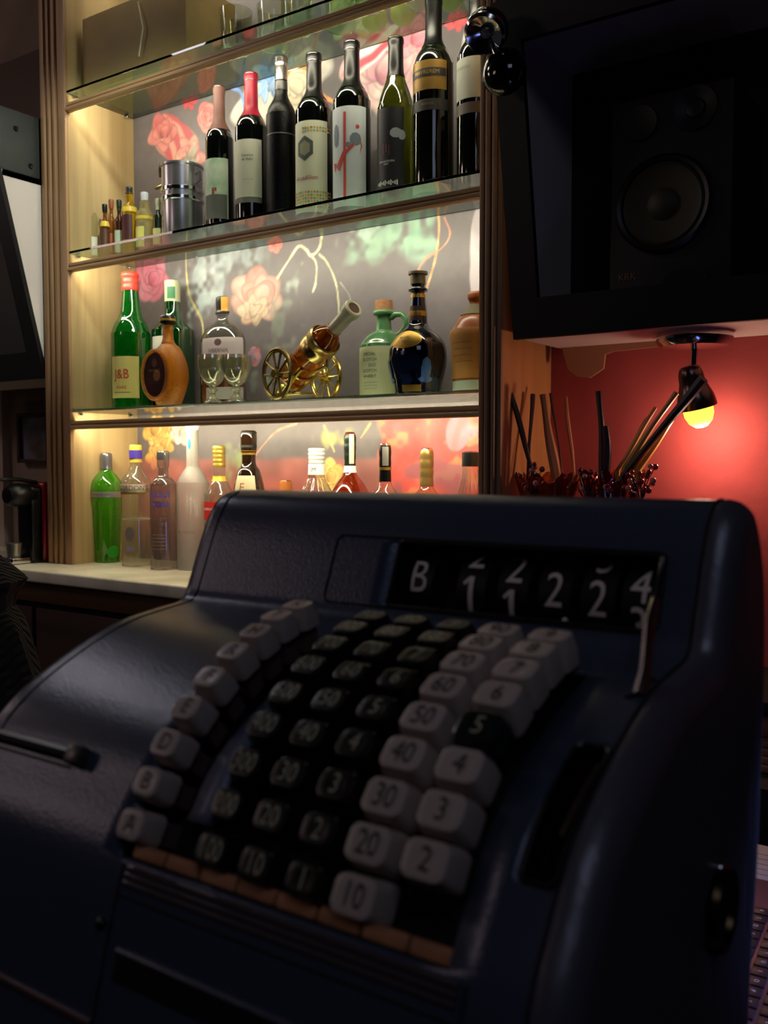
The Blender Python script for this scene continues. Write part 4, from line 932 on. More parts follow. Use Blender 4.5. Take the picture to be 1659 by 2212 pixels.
# ---------------- ceiling-type lamp under the cabinet, lighting the red wall
lp = px(1500, 735, 1.605)
LP = Vector((lp.x, 1.605, 1.4168))
lm = empty('spot_lamp', tuple(LP), 'chrome spot lamp under the right cabinet, glowing yellow at the red wall', 'lamp')
lt = (LP - CAM).dot(FW) / CAM_F
mb = MB(); mb.lathe([(0, 0), (.060, 0), (.062, -.006), (.062, -.014), (.055, -.024), (.02, -.028), (0, -.028)], Matrix.Translation(LP), seg=48); part('base', mb, CHROME, lm)
pj = LP + Vector((.0, 0, -.028)); hd = px(1497, 850, 1.61)
mb = MB(); mb.tube([pj, Vector((hd.x, hd.y, hd.z + .045))], .0055, 12); part('stem', mb, CHROME, lm)
aim = Vector((.16, .22, -.96)).normalized(); Mh = Matrix.Translation((hd.x, hd.y, hd.z + .012)) @ aim.to_track_quat('Z', 'Y').to_matrix().to_4x4()
mb = MB(); mb.lathe(smooth_prof([(0, -.036), (.014, -.034), (.020, -.022), (.022, -.005), (.030, .018), (.0325, .036), (.0325, .036), (.0312, .036), (.028, .018), (.019, -.004), (0, -.008)], 5), Mh, seg=36, cap=False); part('lamp_head', mb, mat('dusky chrome', '6a5a58', .25, .9), lm)
mb = MB(); mb.lathe([(0, .072), (.010, .070), (.019, .062), (.024, .050), (.025, .036), (.018, .015), (0, 0)], Mh, seg=28, cap=False); part('bulb', mb, mat('glowing bulb', 'ffe080', .4, emit='ffbe2c', estr=3.2), lm)
l = bpy.data.lights.new('bulb_light', 'POINT'); l.energy = 1.0; l.color = (1.0, .62, .46); l.shadow_soft_size = .02
lo = bpy.data.objects.new('bulb_light', l); COL.objects.link(lo); lo.location = Vector((hd.x, hd.y, hd.z + .012)) + aim * .076
# peeling strip at the wall/cabinet joint
mb = MB(); a0 = px(1215, 757, YW - .01)
pts = [(0, .012), (.085, .012), (.24, .012), (.24, .003), (.10, -.002), (.085, -.006), (.082, -.032), (.055, -.048), (.030, -.044), (.012, -.030), (.004, -.004)]
mb.prism([(a0.x + .01 + x, 1.4055 + z) for x, z in pts], .006, Matrix(((1, 0, 0, 0), (0, 0, 1, YW - .034), (0, 1, 0, 0), (0, 0, 0, 1))))
tag(obj('bracket_plate', mb, mat('torn pale plaster', 'a8785c', .7)), 'torn pale strip hanging below the cabinet at the top of the red wall', 'plate')

# ---------------- red glass vases with wooden sticks
REDGL = mat('ruby glass', '8a1812', .06, trans=.55, coat=.4)
AMBGL = mat('orange glass', 'a84416', .08, trans=.6, coat=.4)
def vase(xp, Y, ytop, R, m, label, waves):
    p = px(xp, ytop, Y); H = p.z - ZV
    v = empty('glass_vase', (p.x, Y, ZV + .0002), label, 'vase', 'glass vases of sticks')
    mb = MB(); mb.lathe(smooth_prof([(0, 0), (R * .55, 0), (R * .62, .01), (R * .5, H * .3), (R * .62, H * .62), (R * .9, H * .88), (R * 1.1, H), (R * 1.1, H), (R * 1.05, H), (R * .85, H * .88), (R * .55, H * .6), (R * .44, H * .3), (0, .012)], 5), seg=60, cap=False)
    for q in mb.bm.verts:
        if q.co.z > H * .6:
            a = math.atan2(q.co.y, q.co.x); k = (q.co.z - H * .6) / (H * .4); q.co.z += .010 * k * math.sin(waves * a); q.co.x *= 1 + .10 * k * math.sin(waves * a + 1); q.co.y *= 1 + .10 * k * math.sin(waves * a + 1)
    obj('glass_body', mb, m, v); return p
va = vase(1185, 1.545, 1035, .050, AMBGL, 'orange-red ruffled glass vase holding sticks beside the oak end panel', 7)
vb = vase(1320, 1.54, 1030, .048, REDGL, 'ruby red glass vase of sticks with red berries on its rim', 8)
BARK = [wood_mat('dark stick bark', '1e100c', '3a2018', 'Z'), wood_mat('cinnamon bark', '7a4024', 'a8683c', 'Z'), wood_mat('tan stick', 'b07a30', 'c89850', 'Z')]
sticks = [(1103, 850, 1160, 1050, 8, 0, 0, 'leftmost dark flat stick leaning out of the orange vase'), (1150, 852, 1140, 1045, 7, 0, .03, 'dark thin stick upright behind the leftmost ones'), (1172, 852, 1205, 1050, 15, 1, .0, 'thick reddish-brown stick in the orange vase'), (1222, 858, 1240, 1030, 6, 1, .02, 'slender brown stick right of the thick one'), (1190, 850, 1215, 1030, 4, 0, .04, 'thin dark twig behind the thick reddish stick'),
          (1294, 845, 1305, 1050, 12, 0, .0, 'tall dark split stick standing upright in the ruby vase'), (1308, 920, 1312, 1050, 12, 0, -.012, 'shorter dark stick in front of the tall split one'), (1518, 818, 1345, 1030, 13, 0, -.03, 'long dark stick leaning right across the lamp'), (1460, 848, 1350, 1010, 10, 2, .0, 'tan stick lit yellow beside the long dark one'), (1416, 880, 1335, 1015, 7, 2, .02, 'thin tan stick left of the yellow-lit one'), (1398, 905, 1330, 1020, 5, 1, .03, 'short brown twig leaning right in the ruby vase'), (1468, 880, 1378, 1015, 11, 2, .035, 'pale gold stick behind the long dark stick')]
for i, (x0, y0, x1, y1, wd, bk_, dy, lab) in enumerate(sticks):
    v_ = va if x1 < 1260 else vb
    Yb = 1.543
    top = px(x0, y0, Yb + dy * 1.6); mid = px(x1, y1, Yb + dy * .3)
    d = (mid - top); kk = (ZV + .10 - mid.z) / d.z if abs(d.z) > 1e-4 else 0
    bot = Vector((v_.x + (random.random() - .5) * .02, Yb + (random.random() - .5) * .014, ZV + .09))
    bot = mid.lerp(mid + d * kk, .0) if False else bot
    sr = wd * .5 * 2.6 / CAM_F
    mb = MB(); n = 10; P = []; Rr = []
    for k in range(n + 1):
        t = k / n
        q = top.lerp(mid, t / .7) if t < .7 else mid.lerp(bot, (t - .7) / .3)
        q = q + Vector((math.sin(t * 9 + i) * .0012, 0, 0)); P.append(q); Rr.append(sr * (.85 + .2 * math.sin(t * 7 + i * 2)))
    mb.tube(P, Rr, 7)
    for q in mb.bm.verts: pass
    tag(obj('wooden_stick', mb, BARK[bk_], smooth=True, angle=25), lab, 'stick', 'sticks standing in the glass vases')
# berry sprays
BER = mat('red berry', '8c1018', .12, coat=.8); PEARL = mat('pink bead', 'c87868', .2, coat=.6)
def spray(cxp, cyp, Y, n, sp_, lab, seed):
    r = random.Random(seed); base = px(cxp, cyp + 55, Y)
    e = empty('berry_spray', tuple(base), lab, 'decoration', 'berry sprays on the vases')
    for k in range(n):
        q = px(cxp + r.uniform(-sp_, sp_), cyp + r.uniform(-28, 28), Y - r.uniform(0, .03))
        mb = MB(); mb.tube([base, (base + q) / 2 + Vector((0, 0, .01)), q], .0008, 5); tw = part('twig', mb, BARK[0], e)
        mb = MB(); bmesh.ops.create_uvsphere(mb.bm, u_segments=12, v_segments=8, radius=.0042 if k % 3 else .0052, matrix=Matrix.Translation(q)); obj('berry', mb, PEARL if k % 4 == 0 else BER, tw)
spray(1385, 1035, 1.51, 22, 38, 'spray of red berries and pale beads at the right side of the ruby vase', 1)
spray(1270, 1035, 1.50, 14, 50, 'spray of dark red berries between the two vases', 2)
spray(1150, 1030, 1.50, 10, 28, 'small spray of red berries at the left of the orange vase', 5)

mb = MB(); q0 = Vector((-.745, 1.45, 1.9475))
mb.tube([q0 + Vector((.035 * math.cos(a * PI / 12), .01 * math.sin(a * PI / 6), .040 - .040 * math.cos(a * PI / 12 * 2))) for a in range(13)], .0012, 8)
tag(obj('wire_loop', mb, mat('pale wire', '8c8074', .4)), 'thin pale wire looped on top of the right speaker cabinet', 'wire')
# ------------------------------------------------------------------ left side: coffee machine, picture, knit garment
cm = empty('coffee_machine', (-2.15, 1.50, .9455), 'red and black capsule coffee machine on the marble beside the shelf post', 'coffee machine')
REDP = mat('glossy red plastic', 'a01820', .2, coat=.5)
part('side_shell', MB().box(-2.150, -2.074, 1.487, 1.64, .946, 1.150, bev=.008, seg=3), REDP, cm)
part('machine_body', MB().box(-2.140, -2.080, 1.455, 1.60, .946, 1.140, bev=.008, seg=3), mat('black shell', '060607', .25), cm)
hc = px(66, 1092, 1.43)
mb = MB(); mb.lathe([(0, -.05), (.018, -.048), (.027, -.035), (.030, .0), (.029, .022), (.020, .036), (0, .040)], Matrix.Translation((-2.105, 1.44, 1.118)) @ Matrix.Rotation(PI / 2, 4, 'X'), seg=32); part('brew_head', mb, mat('satin black', '0a0a0b', .35), cm)
mb = MB(); mb.tube([(-2.105, 1.49, 1.148), (-2.105, 1.44, 1.158), (-2.105, 1.385, 1.158)], [.006, .005, .004], 8); part('lever', mb, BLACK, cm)
part('drip_tray', MB().box(-2.140, -2.080, 1.40, 1.454, .946, .962, bev=.004), CHROME, cm)
mb = MB(); mb.lathe([(0, 0), (.016, 0), (.019, .035), (.017, .035), (.014, .003), (0, .003)], Matrix.Translation((-2.110, 1.425, .9625)), seg=24, cap=False)
tag(obj('espresso_cup', mb, mat('pale metal cup', 'a8a498', .25, .8)), 'small pale metal cup on the drip tray of the coffee machine', 'cup')
fp0, fp1 = px(36, 893, YW), px(84, 1000, YW)
pc = empty('framed_picture', (fp0.x, YW, fp1.z), 'small dark-framed landscape picture on the pale wall at left', 'picture')
pw, ph_ = .15, fp0.z - fp1.z
fx = fp0.x + .005
mb = MB()
for a in ((0, .012, 0, ph_), (pw - .012, pw, 0, ph_), (.012, pw - .012, 0, .012), (.012, pw - .012, ph_ - .012, ph_)): mb.box(fx + a[0], fx + a[1], YW - .006, YW + .0195, fp1.z + a[2], fp1.z + a[3], bev=.002)
part('frame', mb, mat('dark frame wood', '30201a', .5), pc)
part('canvas', MB().box(fx + .012, fx + pw - .012, YW + .006, YW + .012, fp1.z + .012, fp0.z - .012), mat('dusk landscape', '6a6878', .6, var=.5, vscale=14, color2='4a3a30'), pc)
# knitted garment over a chair back
kc = empty('chair', (-1.335, .80, 0), 'dark chair at the left whose back is covered by the knitted jumper', 'chair')
part('seat', MB().box(-1.53, -1.13, .42, .82, .42, .46, bev=.01), DWOOD, kc)
for a in (-1.51, -1.18):
    for b_ in (.44, .78): part('leg', MB().box(a, a + .035, b_, b_ + .035, 0, .419, bev=.003), DWOOD, kc)
part('backrest', MB().box(-1.45, -1.25, .80, .825, .461, .98, bev=.01), DWOOD, kc)
def knit():
    m = bpy.data.materials.new('ribbed knit'); m.use_nodes = True; nt = m.node_tree; b = nt.nodes['Principled BSDF']
    b.inputs['Base Color'].default_value = (*lin('1e2019'), 1); b.inputs['Roughness'].default_value = .95
    tc = nt.nodes.new('ShaderNodeTexCoord'); wv = nt.nodes.new('ShaderNodeTexWave'); wv.bands_direction = 'X'; wv.inputs['Scale'].default_value = 45; wv.inputs['Distortion'].default_value = 1.5; wv.inputs['Detail'].default_value = 1
    nt.links.new(tc.outputs['Object'], wv.inputs[0]); bp = nt.nodes.new('ShaderNodeBump'); bp.inputs['Distance'].default_value = .004
    nt.links.new(wv.outputs['Fac'], bp.inputs['Height']); nt.links.new(bp.outputs[0], b.inputs['Normal'])
    return m
mb = MB(); P = []
N, Mz = 40, 30
for j in range(Mz + 1):
    t = j / Mz; row = []
    z = 1.10 - .59 * t
    hw = .20 * (min(1, (t + .01) * 1.9) ** .5) * (.80 + .22 * min(t * 2.2, 1)); dp = .075 * (min(1, (t + .02) * 6) ** .5) * (1 + .4 * t)
    for k in range(N + 1):
        a = 2 * PI * k / N
        fold = 1 + .05 * math.sin(5 * a + 6 * t) * t + .03 * math.sin(11 * a)
        roll = .022 * math.exp(-((t - .13) / .035) ** 2) - .012 * math.exp(-((t - .19) / .03) ** 2)
        row.append((-1.350 + (hw + roll) * fold * math.cos(a), .812 + (dp + roll) * fold * math.sin(a), z + .012 * math.sin(2 * a) * t))
    P.append(row)
P.insert(0, [(-1.350, .812, 1.105)] * (N + 1))
mb.grid(P); bmesh.ops.remove_doubles(mb.bm, verts=mb.bm.verts, dist=1e-5)
tag(obj('knitted_jumper', mb, knit()), 'dark ribbed knitted jumper draped over the chair back at the left edge', 'jumper')

# ------------------------------------------------------------------ cash register
PR = [(.190, .750), (.197, .86), (.209, .94), (.221, .990), (.229, 1.020), (.238, 1.047), (.2515, 1.066), (.2663, 1.0837), (.2926, 1.0994), (.3305, 1.1141), (.360, 1.1188), (.377, 1.1205), (.384, 1.1245), (.3885, 1.134), (.3995, 1.160), (.4075, 1.174), (.416, 1.181), (.428, 1.1835),
      (.438, 1.1800), (.449, 1.166), (.457, 1.145), (.4605, 1.105), (.456, 1.02), (.445, .95), (.432, .750)]
sp_ = smooth_prof(PR, 8)
SP = [Vector((a, b)) for a, b in sp_]
cum = [0]
for a, b in zip(SP, SP[1:]): cum.append(cum[-1] + (b - a).length)
LEN = cum[-1]
def sp_at(s):
    s = min(max(s, 0), LEN - 1e-9)
    lo_, hi_ = 0, len(cum) - 1
    while hi_ - lo_ > 1:
        m_ = (lo_ + hi_) // 2
        if cum[m_] <= s: lo_ = m_
        else: hi_ = m_
    k = (s - cum[lo_]) / (cum[hi_] - cum[lo_]); return SP[lo_].lerp(SP[hi_], k)
def frame_at(s):
    p = sp_at(s); t = (sp_at(s + .0015) - sp_at(s - .0015)).normalized(); return p, t, Vector((-t.y, t.x))   # outward normal
def S(x, s, h=0):
    p, t, n = frame_at(s); return Vector((x, p.x + n.x * h, p.y + n.y * h))
def s_of(Y=None, z=None):
    best = None
    for i in range(len(SP)):
        if SP[i].x > .429 and Y != .44: break
        e = abs(SP[i].x - Y) if Y is not None else abs(SP[i].y - z)
        if best is None or e < best[0]: best = (e, cum[i])
    return best[1]
reg = empty('cash_register', (-.25, .32, TZ + .0005), 'large vintage blue-grey mechanical cash register with white and black number keys', 'cash register')
BLUEP = mat('blue grey hammered paint', '42485a', .28, .25, bump=.12, bscale=700)
SIDEP = mat('brushed side metal', '5a5660', .36, .35, bump=.1, bscale=300, stretch=(1, 1, .1))
XA, XB = -.411, -.1135
HOLES = {'well': (-.288, -.1405, s_of(Y=.2405) - .0055, s_of(Y=.345)), 'window': (-.2635, -.1295, s_of(z=1.1290), s_of(z=1.1600)), 'slot': (-.1262, -.1115 - .0025, s_of(Y=.257), s_of(Y=.3015))}
def shell():
    xs = [XA + .011 * (1 - math.cos(a)) for a in (0, .35, .7, 1.05, 1.35)] + [XA + .011]
    offs = [-.011 * (1 - math.sin(a)) for a in (0, .35, .7, 1.05, 1.35)] + [0]
    cuts = sorted({round(v, 5) for k in HOLES.values() for v in k[:2]} | {round(XB, 5)})
    x = xs[-1]
    for c in cuts:
        n = max(1, int((c - x) / .012))
        for k in range(1, n + 1): xs.append(x + (c - x) * k / n); offs.append(0)
        x = c
    ss = sorted(set([round(i * LEN / 260, 6) for i in range(261)] + [round(v, 6) for k in HOLES.values() for v in k[2:]]))
    # drop stations too near to hole edges
    hs = [round(v, 6) for k in HOLES.values() for v in k[2:]]
    ss = [v for v in ss if v in hs or all(abs(v - q) > .0008 for q in hs)]
    bm = bmesh.new(); V = {}
    for i, xx in enumerate(xs):
        for j, s in enumerate(ss): V[i, j] = bm.verts.new(S(xx, s, offs[i]))
    for i in range(len(xs) - 1):
        for j in range(len(ss) - 1):
            xm, sm = (xs[i] + xs[i + 1]) / 2, (ss[j] + ss[j + 1]) / 2
            if any(h[0] < xm < h[1] and h[2] < sm < h[3] for h in HOLES.values()): continue
            bm.faces.new((V[i, j], V[i + 1, j], V[i + 1, j + 1], V[i, j + 1]))
    bm.faces.new([V[0, j] for j in range(len(ss))])
    return bm
bd = part('housing', W(shell()), BLUEP, reg, recalc=False, angle=50)
sm = bd.modifiers.new('thickness', 'SOLIDIFY'); sm.thickness = .0022; sm.offset = -1
# side shell, rounded at its outer edge
def sideshell():
    xs, offs = [XB + .0006, XB + .0030], [-.0002, .0004]
    for k in range(1, 8):
        a = k / 7 * PI / 2; xs.append(XB + .0030 + .0115 * math.sin(a)); offs.append(.0004 - .0115 * (1 - math.cos(a)))
    mb = MB(); ss = [i * LEN / 200 for i in range(201)]
    P = [[S(x, s, o) for s in ss] for x, o in zip(xs, offs)]
    mb.grid(P); bm = mb.bm; bm.verts.ensure_lookup_table()
    n = len(ss); bm.faces.new([bm.verts[(len(xs) - 1) * n + j] for j in range(n)]); bm.faces.new([bm.verts[j] for j in range(n)][::-1])
    return mb
part('side_panel', sideshell(), SIDEP, reg, angle=50)
def groove(pts_, wd=.0006, h=.00015, name='seam', m=None):
    mb = MB(); mb.tube([S(x, s, h) for x, s in pts_], wd, 6); return part(name, mb, m or mat('seam shadow gap', '08080a', .8), reg)
groove([(XB, s_of(z=1.0) + (LEN * .60 - s_of(z=1.0)) * k / 120) for k in range(121)], .0007, .0001)
groove([(-.395, s_of(z=1.0) + (s_of(Y=.42) - s_of(z=1.0)) * k / 80) for k in range(81)], .0005, .0)
def along(s0, s1, x, n=30): return [(x, s0 + (s1 - s0) * k / n) for k in range(n + 1)]
# front panel outline and the ridged moulding under the keys
sF = HOLES['well'][2]
groove(along(sF - .002, .10, -.2845), .0006); groove(along(sF - .002, .10, -.1335), .0006)
groove([(-.284 + .1505 * k / 10, sF - .0135) for k in range(11)], .0005)
for k, dd in enumerate((.003, .0058, .0086)):
    mb = MB(); mb.tube([S(-.282 + .146 * i / 12, sF - dd, .0002) for i in range(13)], .0011, 8); part('moulding', mb, mat('dull steel moulding', '5a4e52', .4, .6), reg)
# raised panel outline around the display
w0, w1, w2, w3 = HOLES['window']
def rr_path(x0, x1, s0, s1, r, n=6):
    cxx, css = (x0 + x1) / 2, (s0 + s1) / 2
    pts = rrect(x1 - x0, s1 - s0, r, n)
    out = []
    for i, (a, b) in enumerate(pts):
        c, d = pts[(i + 1) % len(pts)]
        m_ = max(1, int(math.hypot(c - a, d - b) / .006))
        for k in range(m_): out.append((cxx + a + (c - a) * k / m_, css + b + (d - b) * k / m_))
    return out
mb = MB(); mb.tube([S(x, s, .0001) for x, s in rr_path(-.304, -.1275, w2 - .0012, w3 + .0016, .004)], .0006, 6, closed=True); part('panel_groove', mb, mat('seam shadow gap', '08080a', .8), reg)
mb = MB(); mb.tube([S(x, s, .0) for x, s in rr_path(w0, w1, w2, w3, .002)], .0013, 8, closed=True); part('window_frame', mb, mat('dark window frame', '14100f', .35), reg)
# black cover plate of the paper window on the right
mb = MB(); q = HOLES['slot']
mb.tube([S(x, s, .0002) for x, s in rr_path(q[0], q[1], q[2], q[3], .003)], .0012, 8, closed=True); part('slot_frame', mb, BLACK, reg)
mb = MB(); mb.grid([[S(q[0] + (q[1] - q[0]) * i / 4, q[2] + (q[3] - q[2]) * j / 16, -.006) for j in range(17)] for i in range(5)]); part('slot_window', mb, mat('black glazing', '040405', .15), reg)
mb = MB(); mb.tube([S(q[1] - .004 - .001 * k / 10, q[3] - .004 - (q[3] - q[2]) * .6 * k / 10, -.004) for k in range(11)], .0010, 6); part('slot_rod', mb, mat('copper rod', '7a5a4c', .3, .8), reg)
# key well floor and walls
kw = HOLES['well']
mb = MB()
fl = [[S(kw[0] - .003 + (kw[1] - kw[0] + .006) * i / 10, kw[2] - .002 + (kw[3] - kw[2] + .004) * j / 24, -.016) for j in range(25)] for i in range(11)]
mb.grid(fl)
for i in (0, 10):
    x = kw[0] - .003 if i == 0 else kw[1] + .003
    mb.grid([[S(x, kw[2] + (kw[3] - kw[2]) * j / 24, h) for j in range(25)] for h in (-.0165, -.0024)])
for s in (kw[2] - .002, kw[3] + .002):
    mb.grid([[S(kw[0] - .003 + (kw[1] - kw[0] + .006) * i / 10, s, h) for i in range(11)] for h in (-.0165, -.0024)])
part('key_well', mb, mat('key well dark', '0c0a0b', .6), reg)
# window box
mb = MB()
mb.grid([[S(w0 - .003 + (w1 - w0 + .006) * i / 4, w2 - .004 + (w3 - w2 + .008) * j / 4, -.022) for j in range(5)] for i in range(5)])
for s in (w2 - .003, w3 + .003): mb.grid([[S(w0 - .003 + (w1 - w0 + .006) * i / 4, s, h) for i in range(5)] for h in (-.022, -.0024)])
for x in (w0 - .003, w1 + .003): mb.grid([[S(x, w2 - .003 + (w3 - w2 + .006) * i / 4, h) for i in range(5)] for h in (-.022, -.0024)])
part('window_box', mb, mat('window box brown black', '120c0b', .5), reg)
# number drums
DR = .021
wc = (w2 + w3) / 2; wp, wt, wn = frame_at(wc)
cy_, cz_ = wp.x - wn.x * (DR + .0045), wp.y - wn.y * (DR + .0045)
ang0 = math.atan2(wn.y, wn.x)
DRM = mat('drum black', '0e0b0b', .45); DIG = mat('drum numeral paint', 'e0ccc4', .5)
def drum(x, items, wd=.0168):
    mb = MB(); mb.lathe([(DR * .95, -wd / 2), (DR, -wd / 2 + .0006), (DR, wd / 2 - .0006), (DR * .95, wd / 2)], Matrix.Translation((x, cy_, cz_)) @ Matrix.Rotation(PI / 2, 4, 'Y'), seg=64)
    d = part('number_drum', mb, DRM, reg)
    for ch, off in items:
        bm = text_bm(ch, .0235, .82) if ch != '1' else poly_bm([rect(0, 0, .0026, .0170), [(-.0013, .0085), (-.0046, .0052), (-.0034, .0040), (-.0013, .0058)]])
        for v in bm.verts: pass
        def f(u, v):
            a = ang0 + PI * 0 + (v + off) / DR
            return Vector((x + u, cy_ + (DR + .0003) * math.cos(a), cz_ + (DR + .0003) * math.sin(a)))
        # the arc runs upward when the angle shrinks or grows: test with the tangent
        sgn = 1 if (-math.sin(ang0) * wt.x + math.cos(ang0) * wt.y) > 0 else -1
        def g(u, v, sgn=sgn, off=off):
            a = ang0 + sgn * (v + off) / DR
            return Vector((x + u, cy_ + (DR + .0003) * math.cos(a), cz_ + (DR + .0003) * math.sin(a)))
        bend(bm, g, .003); o = obj('numeral', W(bm), DIG, d, recalc=False, smooth=False)
drum(-.2516, [('B', -.0002)])
drum(-.2215, [('1', -.0060), ('2', .0142)]); drum(-.1995, [('1', -.0110), ('2', .0080)]); drum(-.1785, [('2', -.0015)]); drum(-.1575, [('2', -.0040), ('3', .0165)]); drum(-.1385, [('4', .0035), ('3', -.0145)])
mb = MB(); bmesh.ops.create_uvsphere(mb.bm, u_segments=12, v_segments=8, radius=.0013, matrix=Matrix.Translation(S(-.1690, w2 + .0014, -.0005))); part('decimal_point', mb, DIG, reg)
# lever on the right
mb = MB(); lv = [px(1383, 1503, .333), px(1393, 1455, .340), px(1398, 1405, .350), px(1404, 1345, .362), px(1416, 1293, .372)]
mb.tube(lv, [.0030, .0024, .0024, .0028, .0018], 8); part('lever', mb, mat('worn nickel', 'b4a4a0', .2, 1), reg)
groove([(-.1195, s_of(Y=.331)), (-.1165, s_of(Y=.349))], .0018, -.0006, 'lever_slot')
# tear bar on the left
mb = MB(); sb_ = s_of(Y=.257)
mb.tube([S(-.408, sb_, .0008), S(-.37, sb_, .0014), S(-.338, sb_, .0014)], .0030, 8); part('tear_bar', mb, mat('black steel bar', '0a090a', .35, .5), reg)
mb = MB(); Mx = Matrix.Translation(S(-.3345, sb_, .0026)); p_, t_, n_ = frame_at(sb_)
Mx = Matrix(((1, 0, 0, -.3345), (0, t_.x, n_.x, S(-.33, sb_, .0024).y), (0, t_.y, n_.y, S(-.33, sb_, .0024).z), (0, 0, 0, 1)))
mb.quad_box((0, 0, 0), (.010, .0085, .007), None, .0014); mb.bm.transform(Mx); part('bar_end', mb, mat('worn end cap', '4c4848', .35, .5), reg)
groove([(-.408, sb_ - .005), (-.338, sb_ - .005)], .0006, .0002, m=mat('worn end cap', '4c4848', .35, .5), name='tear_edge')
mb = MB(); bmesh.ops.create_uvsphere(mb.bm, u_segments=14, v_segments=10, radius=.0024, matrix=Matrix.Translation(S(-.2894, s_of(z=1.0245), .0002))); part('screw', mb, BLACK, reg)
# slots low on the front
sl0 = s_of(z=1.0165)
mb = MB(); mb.grid([[S(-.278 + .13 * i / 8, sl0 - .010 + .010 * j / 3, .0004) for j in range(4)] for i in range(9)]); part('drawer_slot', mb, mat('brown slot', '140a06', .5), reg)
mb = MB(); mb.tube([S(-.278 + .13 * i / 8, sl0 + .0008, .0004) for i in range(9)], .0012, 6); part('slot_lip', mb, BLUEP, reg)
mb = MB(); mb.tube([S(-.405 + .12 * i / 8, s_of(z=.990), .0003) for i in range(9)], .0016, 8); part('drawer_ridge', mb, mat('dusty copper edge', '5a4448', .4, .4), reg)
mb = MB(); mb.grid([[S(-.405 + .10 * i / 8, s_of(z=.975) - .012 + .010 * j / 3, .0004) for j in range(4)] for i in range(9)]); part('drawer_slot', mb, mat('deep black', '020202', .8), reg)
# keyhole ring on the side
kh = (.378, 1.0225); xk = XB + .0146
mb = MB(); mb.lathe([(0, 0), (.0165, 0), (.0175, .002), (.0165, .0045), (.0150, .0035), (.0140, -.0005)], Matrix.Translation((xk, kh[0] , kh[1])) @ Matrix.Rotation(PI / 2, 4, 'Y'), seg=40, cap=False); part('crank_ring', mb, mat('dark brass ring', '3a2c1c', .25, .9), reg)
mb = MB(); mb.lathe([(0, 0), (.0142, 0), (.0142, .0012), (0, .0012)], Matrix.Translation((xk, kh[0], kh[1])) @ Matrix.Rotation(PI / 2, 4, 'Y'), seg=32); part('crank_hole', mb, mat('deep black', '020202', .8), reg)
for dz in (-.0175, .0165):
    mb = MB(); bmesh.ops.create_uvsphere(mb.bm, u_segments=12, v_segments=8, radius=.0022, matrix=Matrix.Translation((xk + .001, kh[0], kh[1] + dz))); part('rivet', mb, CHROME, reg)
# front guide blocks and the divider strip
GW = mat('old wood guide', 'b87850', .55, var=.3, vscale=60)
for k in range(8):
    x = -.283 + k * .0182
    ss_ = kw[2] + .0035
    p_, t_, n_ = frame_at(ss_)
    Mx = Matrix(((1, 0, 0, x + .0087), (0, t_.x, n_.x, S(x, ss_, -.0035).y), (0, t_.y, n_.y, S(x, ss_, -.0035).z), (0, 0, 0, 1)))
    mb = MB(); mb.quad_box((0, 0, 0), (.0172, .0055, .006), None, .001); mb.bm.transform(Mx); part('guide_block', mb, GW, reg)
mb = MB()
P = [[S(-.2640 + .013 * i, kw[2] + .020 + (kw[3] - kw[2] - .024) * j / 24, -.001) for j in range(25)] for i in range(2)]
mb.grid(P); o = part('divider_strip', mb, mat('grey blue strip', '6a6e80', .45, .2), reg); sm = o.modifiers.new('thickness', 'SOLIDIFY'); sm.thickness = .003
mb = MB(); mb.grid([[S(-.1415 + .0025 * i, kw[2] + .006 + (kw[3] - kw[2] - .008) * j / 24, -.003) for j in range(25)] for i in range(2)]); o = part('edge_strip', mb, mat('tan felt', '5c483c', .7), reg); sm = o.modifiers.new('thickness', 'SOLIDIFY'); sm.thickness = .003
# keys
KY = [.2403, .2485, .2585, .2700, .2830, .2970, .3115, .3258, .3410]
KZ = [1.0600, 1.0745, 1.0875, 1.0995, 1.1095, 1.1180, 1.1245, 1.1295, 1.1325]
WK = mat('aged white key', 'b09c94', .34); BK = mat('black key', '0a0a0c', .34)
NW = mat('key number black', '2a2224', .5); NB = mat('key number worn cream', '98947c', .5); STM = mat('key stem', '2c2020', .5)
GK = mat('dark green key', '10181a', .25, coat=.3)
def capmesh(w_, l_, hgt, top):
    bm = bmesh.new()
    lo1 = rrect(w_, l_, .0032, 5); hi1 = rrect(w_ * top, l_ * top, .0036, 5)
    rings = [([(x, y) for x, y in lo1], -hgt), ([(x * .99, y * .99) for x, y in lo1], -hgt * .55), ([(x * 1.03, y * 1.03) for x, y in hi1], -.0014), ([(x, y) for x, y in hi1], -.0003), ([(x * .9, y * .9) for x, y in hi1], 0.0), ([(x * .5, y * .5) for x, y in hi1], -.0004)]
    V = [[bm.verts.new((x, y, z)) for x, y in pts] for pts, z in rings]
    n = len(lo1)
    for A, B in zip(V, V[1:]):
        for i in range(n): bm.faces.new((A[i], A[(i + 1) % n], B[(i + 1) % n], B[i]))
    bm.faces.new(V[0][::-1]); bm.faces.new(V[-1])
    bmesh.ops.recalc_face_normals(bm, faces=bm.faces)
    me = bpy.data.meshes.new('key_cap'); bm.to_mesh(me); bm.free()
    me.polygons.foreach_set('use_smooth', [True] * len(me.polygons)); me.set_sharp_from_angle(angle=math.radians(50))
    return me
ME_W = capmesh(.0190, .0148, .0130, .85); ME_W.materials.append(WK)
ME_B = capmesh(.0168, .0130, .0080, .84); ME_B.materials.append(BK)
ME_L = capmesh(.0160, .0132, .0110, .84); ME_L.materials.append(WK)
ME_G = capmesh(.0186, .0150, .0090, .88); ME_G.materials.append(GK)
mb = MB(); mb.quad_box((0, 0, -.014), (.006, .010, .014), None, .0005); ME_S = bpy.data.meshes.new('key_stem'); mb.bm.to_mesh(ME_S); mb.bm.free(); ME_S.materials.append(STM)
